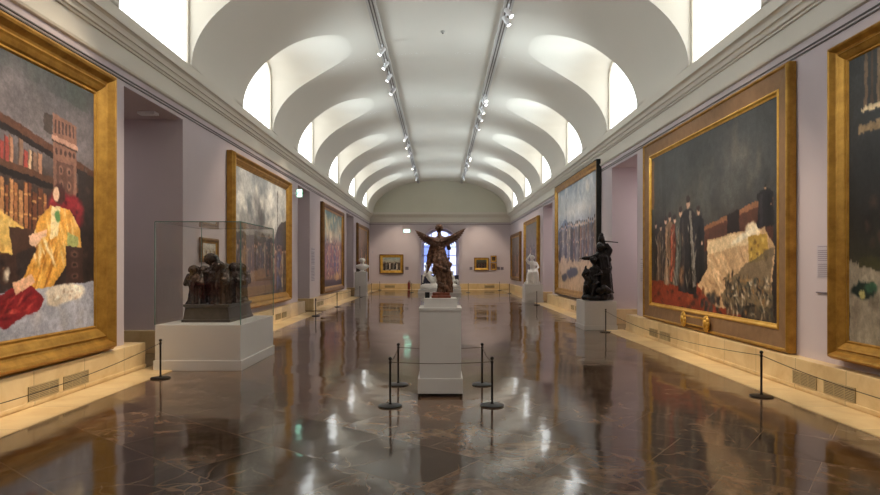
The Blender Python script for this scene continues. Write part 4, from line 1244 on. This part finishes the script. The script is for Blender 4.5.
def statue(name, bm, mat, parent, voxel, noise_amt=0.0, noise_size=.05, smooth=2, label=None):
    """fuse everything into one continuous surface"""
    me = bpy.data.meshes.new('tmp'); bmesh.ops.recalc_face_normals(bm, faces=bm.faces[:]); bm.to_mesh(me); bm.free()
    o = link(bpy.data.objects.new('tmp', me))
    m_ = o.modifiers.new('r', 'REMESH'); m_.mode = 'VOXEL'; m_.voxel_size = voxel; m_.use_smooth_shade = True
    if smooth:
        s_ = o.modifiers.new('s', 'SMOOTH'); s_.iterations = smooth; s_.factor = .5
    if noise_amt:
        tx = bpy.data.textures.new('folds', 'CLOUDS'); tx.noise_scale = noise_size; tx.noise_depth = 2
        d = o.modifiers.new('d', 'DISPLACE'); d.texture = tx; d.strength = noise_amt; d.mid_level = .5; d.texture_coords = 'LOCAL'
    dg = bpy.context.evaluated_depsgraph_get(); dg.update()
    m2 = bpy.data.meshes.new_from_object(o.evaluated_get(dg)); m2.name = name
    bpy.data.objects.remove(o)
    m2.materials.clear(); m2.materials.append(mat)
    m2.polygons.foreach_set('use_smooth', [True] * len(m2.polygons))
    r = link(bpy.data.objects.new(name, m2), parent)
    if label: r['label'] = label
    return r

# ------------------------------------------------------------------ winged bronze, seen from the back
t = thing('winged_statue', 'brown bronze winged woman in swirling robes, her back turned, on the tall central pedestal', 'statue', (.01, 7.84, 1.235))
bm = bmesh.new(); box(bm, -.12, .13, -.10, .10, 0, .035, .008); box(bm, -.108, .118, -.09, .09, .035, .075, .012)
obj('base', bm, M['redmarble'], t)
bm = bmesh.new()
robe(bm, [(.045, 0, .07, .085, .08), (.05, 0, .16, .082, .08), (.045, 0, .26, .09, .085), (.02, 0, .38, .098, .09), (.0, 0, .47, .095, .085), (-.005, 0, .55, .075, .06), (-.005, 0, .60, .062, .05)], 8, .30, 4.0, 3)
# wind-blown swags around the hips and legs
for k in range(9):
    a0 = k * 1.3; pts = []; 
    for i in range(9):
        a = a0 + i * .42; z = .50 - k * .045 - i * .008; rr = .098 - .02 * (k / 9)
        pts.append((.01 + .035 * min(1, k / 5) + rr * math.cos(a), rr * .95 * math.sin(a), z))
    chain(bm, pts, [.008 + .010 * math.sin(PI * i / 8) for i in range(9)])
chain(bm, [(.07, .02, .28), (.12, .0, .20), (.135, 0, .12)], [.03, .035, .012])
chain(bm, [(-.04, -.02, .44), (-.085, -.01, .36), (-.075, 0, .28)], [.03, .028, .01])
chain(bm, [(.08, -.01, .46), (.125, -.01, .42), (.10, 0, .36)], [.02, .022, .01])
# torso, shoulders, neck
chain(bm, [(-.005, 0, .54), (-.005, .0, .62), (-.01, .005, .70)], [.06, .058, .062])
chain(bm, [(-.075, .005, .725), (-.01, 0, .735), (.06, .005, .725)], [.034, .05, .034])
chain(bm, [(-.012, 0, .74), (-.018, .01, .81)], [.028, .024])
head(bm, (-.02, .018, .862), .055, (-.25, .95, -.1), hair=True, bun=True)
# arms
chain(bm, [(-.08, .005, .72), (-.125, .04, .62), (-.155, .07, .52), (-.165, .075, .46)], [.032, .026, .022, .015]); hand(bm, (-.167, .075, .46), (-.1, .1, -1), .075)
chain(bm, [(.065, .005, .72), (.105, .05, .62), (.10, .13, .64), (.095, .15, .66)], [.032, .026, .02, .015]); hand(bm, (.095, .15, .66), (-.1, .6, .8), .07, (0, -1, .3))
# dark hanging mantle on the left
chain(bm, [(-.07, .02, .70), (-.105, .05, .60), (-.12, .06, .50), (-.145, .06, .42), (-.16, .06, .36), (-.175, .06, .315)], [.03, .034, .036, .026, .018, .008])
chain(bm, [(-.05, .03, .64), (-.08, .05, .52), (-.09, .05, .44)], [.035, .036, .02])
# feet on the base
for x, y in ((.02, -.02), (.075, .02)): chain(bm, [(x, y, .11), (x, y + .01, .085), (x, y + .06, .082)], [.02, .018, .012])
statue('figure', bm, M['bronze'], t, .006, .014, .022, 1)
def wing(sx):
    bm = bmesh.new()
    root = Vector((-.012 + sx * .02, -.035, .715)); tip = Vector((-.005 + sx * .315, -.06, .85 + .012 * sx))
    mid = root.lerp(tip, .5) + Vector((0, -.02, -.022))
    arm = [root, root.lerp(mid, .5) + Vector((0, -.02, -.004)), mid, mid.lerp(tip, .5) + Vector((0, -.01, -.008)), tip]
    chain(bm, arm[:4], [.034, .028, .02, .012])
    def feather(a, b_, w_, y):
        a, b_ = Vector(a), Vector(b_); d = b_ - a; nn = Vector((-d.z, 0, d.x)).normalized()
        rings = []
        for i in range(9):
            tt = i / 8; ww = w_ * (math.sin(PI * (.16 + .83 * tt)) ** .55); th = .006 * (1 - .5 * tt) + .001
            p = a + d * tt + Vector((0, y - .02 * math.sin(PI * tt), 0))
            rings.append([p + nn * ww, p + Vector((0, -th, 0)), p - nn * ww, p + Vector((0, th, 0))])
        ring_loft(bm, rings)
    low = root + Vector((sx * .02, 0, -.10))
    for k in range(13):                       # long feathers fan from the arm, their tips on the line from wing tip to waist
        q = k / 12
        e = tip.lerp(low, q ** 1.15) + Vector((sx * .012 * math.sin(PI * q), 0, -.052 * math.sin(PI * q)))
        st = root.lerp(mid, 1 - q) if q > .35 else root.lerp(mid, .75)
        feather(st, e, .017, .005 * (k % 2))
    for k in range(9):                        # short coverts
        q = k / 8; st = root.lerp(mid, q * .9) + Vector((0, -.012, .008)); e = tip.lerp(low, .25 + .7 * (1 - q)); e = st.lerp(e, .55)
        feather(st, e, .017, -.016)
    return obj('wing', bm, M['wingb'], t, True, .9)
wing(-1); wing(1)
for c_ in t.children:
    if not c_.name.startswith('base'): c_.scale = (1.04, 1.04, 1.05); c_.location.z = -.004
tb = bm = bmesh.new(); box(bm, -.03, .03, -.012, .012, 0, .075, .002)
o = obj('pedestal_sign', bm, M['black']); o.location = (-.165, 7.80, 1.235); tag(o, 'small black block standing left of the winged bronze base', 'sign')

# ------------------------------------------------------------------ robed figures under a bier, in the glass case
t = thing('procession_sculpture', 'dark bronze group of hooded figures carrying a bier, inside the glass case', 'sculpture', (-3.86, 10.5, .72))
bm = bmesh.new()
rings = []
for z, e in ((0, 0), (.04, 0), (.05, -.02), (.24, -.045), (.26, -.02), (.295, -.02)):
    a, b_ = .40 + e, .62 + e; rings.append([(-a, -b_, z), (a, -b_, z), (a, b_, z), (-a, b_, z)])
ring_loft(bm, rings); obj('base', bm, M['slate'], t)
def mourner(x, y, s=1.0, lean=0.0, seed=0, bow=.5, look=(0, -1, -.5)):
    bm = bmesh.new(); z0 = .29
    robe(bm, [(x, y, z0, .14 * s, .14 * s), (x, y, z0 + .06, .12 * s, .12 * s), (x + lean * .3, y, z0 + .22 * s, .10 * s, .10 * s), (x + lean * .7, y - .01, z0 + .36 * s, .118 * s, .10 * s), (x + lean, y - .02, z0 + .45 * s, .12 * s, .085 * s), (x + lean, y - .025, z0 + .50 * s, .07 * s, .06 * s)], 7, .26, 1.0, seed)
    hc = Vector((x + lean, y - .05 * s - .04 * bow, z0 + .545 * s))
    head(bm, hc, .062 * s, look)
    # hood
    for i in range(9):
        a = PI * (-.1 + 1.2 * i / 8); ell(bm, hc + Vector((.066 * s * math.cos(a), .025, .05 * s * math.sin(a) + .004)), (.03 * s, .055 * s, .03 * s), (0, 0, 0), 10)
    ell(bm, hc + Vector((0, .045, .0)), (.07 * s, .055 * s, .075 * s)); cap(bm, hc + Vector((0, .05, 0)), (x + lean, y + .02, z0 + .42 * s), .06 * s, .08 * s)
    for q in (-1, 1):
        chain(bm, [(x + lean + q * .10 * s, y - .02, z0 + .45 * s), (x + lean + q * .13 * s, y - .07, z0 + .33 * s), (x + lean + q * .07 * s, y - .13, z0 + .36 * s)], [.045 * s, .045 * s, .03 * s])
        hand(bm, (x + lean + q * .07 * s, y - .13, z0 + .36 * s), (-q * .4, -.5, .6), .07 * s)
    chain(bm, [(x, y - .10, z0 + .42 * s), (x - .01, y - .13, z0 + .25 * s), (x, y - .15, z0 + .02)], [.03, .035, .03])
    return statue('mourner', bm, M['darkbronze'], t, .011, .012, .04, 1)
mourner(-.24, -.40, 1.05, -.01, 1, 1.0, (-.1, -1, -.9)); mourner(.15, -.42, 1.16, .01, 2, .8, (.1, -1, -.6))
mourner(-.25, .0, 1.04, .0, 3, .5); mourner(.24, .0, 1.12, .04, 4, .5, (.6, -.8, -.4))
mourner(-.24, .40, 1.04, 0, 5, .5); mourner(.22, .40, 1.1, .04, 6, .5, (.5, -.9, -.3))
bm = bmesh.new()                    # bier with a shrouded figure, carried on the shoulders
box(bm, -.20, .22, -.40, .48, .80, .835, .01)
for s in (-1, 1): tube(bm, [(s * .19 + .01, -.52, .815), (s * .19 + .01, .60, .815)], .018, 8)
robe(bm, [(.01, .04, .83, .19, .44), (.01, .04, .90, .16, .38), (.01, .04, .96, .11, .30), (.01, .04, .985, .05, .2)], 10, .10, .5, 7)
ell(bm, (.03, -.30, .98), (.10, .11, .09)); head(bm, (.03, -.30, 1.05), .085, (0, -.5, .8), (0, .6, .5))
ell(bm, (-.02, -.34, 1.05), (.12, .10, .10)); 
statue('bier', bm, M['darkbronze'], t, .012, .014, .05, 1)

# ------------------------------------------------------------------ black bronze group on the right
t = thing('bronze_group', 'black bronze group with a raised staff and kneeling figures, before the sand painting', 'sculpture', (4.14, 15.86, .762))
bm = bmesh.new(); robe(bm, [(0, 0, 0, .36, .33), (0, 0, .06, .38, .34), (.02, 0, .14, .36, .32), (.02, 0, .19, .30, .27)], 7, .10, .4, 9)
statue('rocky_base', bm, M['blackbronze'], t, .016, .02, .06, 1)
bm = bmesh.new()
robe(bm, [(.14, 0, .17, .25, .22), (.16, 0, .34, .22, .19), (.17, 0, .58, .20, .17), (.16, -.01, .80, .185, .15), (.14, -.02, .98, .175, .13), (.12, -.03, 1.12, .18, .12), (.11, -.04, 1.20, .13, .09)], 9, .17, 1.6, 12)
chain(bm, [(.02, -.04, 1.16), (.12, -.04, 1.20), (.22, -.03, 1.18)], [.06, .08, .06]); chain(bm, [(.11, -.04, 1.2), (.09, -.05, 1.32)], [.05, .045])
head(bm, (.08, -.07, 1.385), .10, (-.6, -.7, -.35), hair=True)
chain(bm, [(.02, -.05, 1.17), (-.14, -.09, 1.10), (-.32, -.10, 1.09), (-.36, -.10, 1.09)], [.075, .062, .05, .036]); hand(bm, (-.35, -.10, 1.09), (-1, 0, .05), .14, (0, 0, 1), .9)
chain(bm, [(.22, -.03, 1.18), (.27, -.06, 1.34), (.17, -.09, 1.46), (.15, -.09, 1.50)], [.06, .05, .038, .026]); hand(bm, (.15, -.09, 1.48), (-.1, 0, 1), .16, (0, 1, 0), 1.2)
chain(bm, [(.26, .02, 1.12), (.33, .04, .85), (.30, .03, .6), (.36, .02, .42)], [.05, .06, .06, .02])
chain(bm, [(.24, -.02, 1.14), (.30, -.03, 1.30), (.24, -.06, 1.44)], [.09, .085, .05]); chain(bm, [(.02, -.02, 1.12), (.16, 0, 1.22), (.28, 0, 1.06)], [.09, .11, .09]); ell(bm, (.10, -.03, 1.40), (.12, .12, .13))
chain(bm, [(.05, .0, 1.2), (.20, .02, 1.34)], [.08, .08])
for i in range(6): chain(bm, [(.05 + .05 * i, -.12, 1.08 - .05 * i), (.08 + .035 * i, -.16, .7), (.06 + .045 * i, -.19, .22)], [.02, .028, .025])
statue('standing_figure', bm, M['blackbronze'], t, .0115, .016, .07, 1)
bm = bmesh.new(); tube(bm, [(.06, -.09, 1.55), (.50, -.10, 1.505)], .022, 8, .014); ell(bm, (.10, -.09, 1.60), (.075, .06, .10))
ell(bm, (.10, -.09, 1.70), (.05, .045, .055)); chain(bm, [(.13, -.09, 1.50), (.12, -.09, 1.62)], [.03, .05])
statue('raised_staff', bm, M['blackbronze'], t, .008, 0, 1, 0)
bm = bmesh.new()                    # figure bending in front
robe(bm, [(-.13, -.08, .17, .17, .16), (-.14, -.08, .34, .15, .14), (-.12, -.08, .52, .13, .12), (-.08, -.08, .72, .12, .11), (-.06, -.09, .84, .12, .09), (-.06, -.09, .88, .07, .06)], 8, .17, 1, 15)
chain(bm, [(-.06, -.08, .86), (-.09, -.12, .96)], [.05, .045]); head(bm, (-.12, -.15, 1.03), .095, (-.7, -.5, -.5), hair=True)
chain(bm, [(-.15, -.10, .82), (-.24, -.16, .68), (-.20, -.22, .56)], [.05, .04, .028]); hand(bm, (-.20, -.22, .56), (.3, -.3, -1), .13)
chain(bm, [(.02, -.10, .82), (.06, -.18, .70), (-.04, -.24, .66)], [.05, .04, .028]); hand(bm, (-.04, -.24, .66), (-1, -.2, -.1), .13)
statue('bending_figure', bm, M['blackbronze'], t, .0115, .016, .06, 1)
bm = bmesh.new()                    # crouching figure
chain(bm, [(-.22, -.10, .26), (-.24, -.12, .42), (-.22, -.14, .56)], [.13, .11, .09]); chain(bm, [(-.22, -.14, .60), (-.26, -.18, .67)], [.04, .04])
head(bm, (-.29, -.20, .73), .085, (-.5, -.6, .5), hair=True)
chain(bm, [(-.16, -.14, .26), (-.14, -.30, .40), (-.18, -.32, .20)], [.085, .06, .04]); chain(bm, [(-.28, -.12, .26), (-.33, -.26, .36), (-.36, -.26, .18)], [.085, .06, .04])
chain(bm, [(-.18, -.32, .18), (-.20, -.38, .165)], [.04, .025]); chain(bm, [(-.36, -.26, .17), (-.38, -.32, .165)], [.035, .025])
chain(bm, [(-.14, -.16, .56), (-.04, -.26, .46), (-.12, -.34, .42)], [.05, .04, .028]); hand(bm, (-.12, -.34, .42), (-1, 0, 0), .12)
chain(bm, [(-.30, -.16, .56), (-.38, -.20, .66), (-.33, -.22, .80)], [.05, .04, .028]); hand(bm, (-.33, -.22, .80), (.2, 0, 1), .12, (0, 1, 0))
statue('crouching_figure', bm, M['blackbronze'], t, .0115, .014, .05, 1)
bm = bmesh.new(); chain(bm, [(.02, -.28, .20), (.10, -.30, .30), (.20, -.28, .24), (.30, -.22, .22)], [.07, .10, .09, .05]); head(bm, (-.05, -.31, .26), .075, (-.6, -.6, .2), hair=True)
statue('fallen_figure', bm, M['blackbronze'], t, .0115, .014, .05, 1); t.scale = (1.08, 1.05, 1.0)

# ------------------------------------------------------------------ seated white marble on the right
t = thing('marble_statue', 'white marble draped figure seated high, on the low pedestal by the right wall', 'statue', (4.25, 27.55, .83))
bm = bmesh.new()
robe(bm, [(0, 0, 0, .30, .28), (0, 0, .08, .30, .28), (0, -.02, .10, .26, .24), (0, -.04, .30, .24, .24), (0, -.02, .50, .22, .24), (.02, .02, .58, .20, .20)], 8, .14, .8, 21)
chain(bm, [(-.08, -.05, .52), (-.12, -.28, .50), (-.12, -.28, .16)], [.11, .09, .07]); chain(bm, [(.08, -.05, .52), (.08, -.28, .54), (.10, -.28, .16)], [.11, .09, .07])
chain(bm, [(.02, .02, .56), (.02, .02, .74), (.0, .0, .90)], [.14, .11, .12]); chain(bm, [(-.14, 0, .96), (0, 0, .98), (.14, 0, .96)], [.055, .07, .055])
chain(bm, [(0, 0, .98), (-.01, -.01, 1.10)], [.05, .045]); head(bm, (-.02, -.03, 1.20), .105, (-.5, -.8, .1), hair=True, bun=True)
chain(bm, [(-.15, 0, .95), (-.24, -.04, 1.10), (-.16, -.08, 1.26), (-.13, -.08, 1.30)], [.055, .045, .035, .025]); hand(bm, (-.13, -.08, 1.30), (.3, 0, .9), .14, (0, 1, 0))
chain(bm, [(.15, 0, .95), (.22, -.06, .76), (.10, -.20, .66)], [.055, .045, .03]); hand(bm, (.10, -.20, .66), (-.5, -.8, -.2), .14)
for i in range(6): chain(bm, [(-.18 + .07 * i, -.10, .64), (-.20 + .075 * i, -.30, .45), (-.2 + .08 * i, -.30, .06)], [.03, .035, .03])
statue('figure', bm, M['marble'], t, .016, .02, .08, 1); t.scale = (1.15, 1.1, 1.0)

# ------------------------------------------------------------------ white bust on the left
t = thing('marble_bust', 'white marble bust on the tall slim pedestal by the left wall', 'bust', (-4.30, 33.2, 1.33))
bm = bmesh.new(); lathe(bm, [(0, 0), (.13, 0), (.13, .03), (.08, .05), (.06, .10), (.09, .13), (0, .13)], 20); obj('socle', bm, M['marble'], t, True, .7)
bm = bmesh.new()
ell(bm, (0, 0, .26), (.25, .14, .14)); ell(bm, (0, -.02, .18), (.15, .10, .10)); chain(bm, [(-.2, 0, .30), (0, 0, .36), (.2, 0, .30)], [.07, .09, .07])
chain(bm, [(0, 0, .34), (0, -.01, .46)], [.075, .065]); head(bm, (0, -.03, .58), .14, (.35, -1, 0), hair=True)
robe(bm, [(0, 0, .16, .16, .11), (0, 0, .24, .24, .14), (0, 0, .32, .22, .12)], 7, .08, .5, 31)
statue('bust', bm, M['marble'], t, .014, .008, .06, 1); t.scale = (1.4, 1.25, 1.05)
t = thing('terracotta_head', 'small brown head sculpture tucked behind the white bust', 'bust', (-4.58, 33.73, 1.33))
bm = bmesh.new(); box(bm, -.09, .09, -.09, .09, 0, .16, .008); obj('socle', bm, M['slate'], t)
bm = bmesh.new(); chain(bm, [(0, 0, .18), (0, 0, .34)], [.10, .06]); head(bm, (0, 0, .44), .13, (.3, -1, 0), hair=True); statue('head', bm, M['terracotta'], t, .014, .008, .06, 1)

# ------------------------------------------------------------------ reclining white marble at the far end
t = thing('reclining_marble', 'white marble reclining figures on the low plinth in front of the arched window', 'sculpture', (0, 37.1, .225))
bm = bmesh.new()
robe(bm, [(0, 0, 0, 1.15, .62), (0, 0, .10, 1.18, .64), (0, 0, .22, 1.10, .58), (0, 0, .28, .9, .5)], 9, .06, .3, 41, 90)
# torso leaning back at the left, knees raised, legs stretching right
chain(bm, [(-.35, -.05, .40), (-.60, -.05, .58), (-.78, -.05, .86)], [.19, .16, .17]); chain(bm, [(-.78, -.05, .95), (-.80, -.07, 1.04)], [.07, .06])
head(bm, (-.78, -.10, 1.16), .13, (.6, -.8, 0), hair=True)
chain(bm, [(-.82, -.2, .92), (-.98, -.26, .66), (-1.02, -.30, .40)], [.08, .065, .04]); hand(bm, (-1.02, -.30, .40), (0, -.3, -1), .19)
chain(bm, [(-.68, .08, .92), (-.42, -.10, .84), (-.26, -.24, .96)], [.08, .065, .04]); hand(bm, (-.26, -.24, .96), (1, 0, .3), .19)
chain(bm, [(-.35, -.14, .42), (-.02, -.18, .86), (.22, -.16, .40)], [.15, .11, .07]); chain(bm, [(.22, -.16, .38), (.40, -.22, .30)], [.06, .04])
chain(bm, [(-.33, .10, .40), (.12, .10, .56), (.58, .06, .38), (.74, .04, .36)], [.15, .11, .07, .05])
for i in range(6): chain(bm, [(-.2 + .16 * i, -.42, .30), (.0 + .14 * i, -.2, .42 - .02 * i), (.1 + .14 * i, .1, .38)], [.05, .07, .05])
# second, smaller figure at the right
chain(bm, [(.78, .05, .36), (.74, .05, .62)], [.14, .12]); head(bm, (.70, .0, .84), .11, (-.8, -.6, -.2), hair=True); chain(bm, [(.78, .05, .68), (.72, .02, .76)], [.06, .05])
chain(bm, [(.68, -.06, .64), (.52, -.18, .54), (.42, -.2, .62)], [.06, .045, .03]); hand(bm, (.42, -.2, .62), (-1, 0, .2), .14)
chain(bm, [(.85, 0, .38), (1.02, -.24, .46), (1.04, -.3, .28)], [.1, .07, .05])
statue('figures', bm, M['marble'], t, .026, .05, .12, 1); t.scale = (1.05, 1.0, 1.18)

PW = 1.0
# unseen fill lamps added at cornice shelf in every recess, to brighten the crown
for s in (-1, 1):
    for c in WC:
        ld = bpy.data.lights.new('cove_lamp', 'AREA'); ld.shape = 'RECTANGLE'; ld.size = 2.2; ld.size_y = .1; ld.energy = 46; ld.color = (.80, .93, 1); ld.spread = math.radians(98)
        lo = bpy.data.objects.new('cove_lamp', ld); lo.location = (s * 4.62, c, 5.43); link(lo)
        d = Vector((1.0, c, 8.1)) - lo.location; q = d.to_track_quat('-Z', 'X'); lo.rotation_euler = q.to_euler()

def n_(i, txt): return txt
# left wall, near painting and the case
for k, (y, ty, tz) in enumerate([(5.2, 6.0, 2.6), (6.4, 7.2, 1.6), (7.6, 7.6, 3.2), (8.7, 8.3, 1.2)]):
    spot(-1, y, (-4.8, ty, tz), 330, ['foremost', 'second', 'third', 'fourth'][k] + ' of the left track spotlights aimed at the golden robe painting')
for k, (y, ty, tz) in enumerate([(15.7, 14.2, 2.2), (16.8, 16.0, 2.6), (17.9, 17.4, 2.0), (19.3, 18.6, 2.8)]):
    spot(-1, y, (-4.8, ty, tz), 300, ['nearest spotlight', 'second spotlight', 'third spotlight', 'last spotlight'][k] + ' in the near left cluster on the vault')
for k, (y, ty, tz) in enumerate([(26.4, 25.3, 2.4), (28.2, 27.2, 2.2), (30.2, 29, 2.4)]):
    spot(-1, y, (-4.8, ty, tz), 300, ['nearest', 'middle', 'furthest'][k] + ' spotlight of the middle cluster on the left track')
for k, (y, t3) in enumerate([(36.5, (-4.6, 37.5, 2.2)), (38.8, (-3.4, YE, 1.6))]):
    spot(-1, y, t3, 420, ['spotlight', 'last spotlight'][k] + (' near the end of the left track' if k == 0 else ' on the left track, by the end wall'))
# right wall
for k, (y, ty, tz) in enumerate([(4.6, 4.8, 2.2), (6.0, 6.4, 1.8), (9.4, 9.6, 2.3), (10.6, 9.2, 1.2), (13.3, 11.2, 2.2), (13.75, 12.9, 1.7)]):
    spot(1, y, (4.8, ty, tz), 300, ['first overhead spotlight of the right track', 'second overhead spotlight of the right track', 'third overhead spotlight of the right track',
        'fourth overhead spotlight of the right track', 'upper spotlight at the top edge of the right track', 'lower spotlight at the top edge of the right track'][k])
for k, (y, ty, tz) in enumerate([(20.6, 19.6, 2.8), (21.7, 21.2, 2.3), (22.8, 22.6, 2.7), (24.3, 24.0, 2.2)]):
    spot(1, y, (4.8, ty, tz), 260, ['nearest', 'second', 'third', 'furthest'][k] + ' spotlight of the near right cluster before the sand painting')
for k, (y, ty, tz) in enumerate([(31.6, 30.8, 2.3), (33.2, 32.8, 2.3), (34.8, 36.6, 2.2)]):
    spot(1, y, (4.8, ty, tz), 260, ['nearest', 'middle', 'furthest'][k] + ' spotlight of the far right cluster')
spot(1, 38.6, (3.2, YE, 1.7), 460, 'last spotlight on the right track, by the end wall')
# sculptures: extra heads added to the tracks to light them
spot(-1, 6.9, (-3.8, 9.9, 1.2), 120, 'spotlight aimed at the near face of the glass case', 30)  # added on the camera side to brighten the case front
spot(1, 4.0, (.05, 7.6, .9), 170, 'spotlight aimed at the front of the central pedestal', 26)  # added to brighten the pedestal's front face
spot(1, 8.4, (0, 7.84, 1.6), 130, 'spotlight aimed down at the winged bronze', 26)
spot(-1, 12.2, (-3.9, 10.4, 1.2), 140, 'spotlight aimed at the glass case', 34)
spot(1, 20.2, (4.1, 15.9, 1.5), 130, 'spotlight aimed at the black bronze group', 28)
spot(1, 31.0, (4.25, 27.5, 1.5), 170, 'spotlight aimed at the seated white marble', 26)
spot(-1, 34.2, (-4.36, 33.2, 1.7), 150, 'spotlight aimed at the white bust', 26)
spot(1, 36.0, (0, 37.1, .6), 160, 'spotlight aimed at the reclining marble', 34)
bpy.data.objects.remove  # keep
# small ceiling fitting in the near left passage
t = thing('passage_light', 'small white ceiling light inside the near left doorway', 'ceiling light', (-5.33, 10.95, ZO))
bm = bmesh.new(); box(bm, -.16, .16, -.09, .09, -.05, 0, .01); obj('housing', bm, M['plastic'], t)
bm = bmesh.new(); box(bm, -.13, .13, -.06, .06, -.056, -.05); obj('diffuser', bm, M['plastic'], t)
# daylight-coloured ceiling lamps deeper in the side passages
for s, spans in OPEN.items():
    for k, (a, b_) in enumerate(spans):
        ld = bpy.data.lights.new('passage_lamp', 'AREA'); ld.energy = 7 if s < 0 else 40; ld.size = .5; ld.color = (1, .93, .88)
        lo = bpy.data.objects.new('passage_lamp', ld); lo.location = (s * 7.4, (a + b_) / 2, ZO - .08); link(lo)
        t = thing('ceiling_panel_light', 'square ceiling light deep in the %s %s doorway' % (['nearest', 'second', 'third'][k], 'left' if s < 0 else 'right'), 'ceiling light', (s * 7.4, (a + b_) / 2, ZO))
        bm = bmesh.new(); box(bm, -.27, .27, -.27, .27, -.05, 0, .01); obj('housing', bm, M['plastic'], t)


# ------------------------------------------------------------------ world and view
w = bpy.data.worlds.new('World'); sc.world = w; w.use_nodes = True
bg = w.node_tree.nodes['Background']
bg.inputs[0].default_value = (0.72, 0.80, 1.0, 1); bg.inputs[1].default_value = 2.6
sc.view_settings.view_transform = 'Standard'; sc.view_settings.look = 'None'
sc.view_settings.gamma = 1; sc.view_settings.exposure = 0.66
sc.cycles.max_bounces = 10; sc.cycles.diffuse_bounces = 5; sc.cycles.glossy_bounces = 4
sc.cycles.transparent_max_bounces = 12
sc.cycles.sample_clamp_indirect = 6
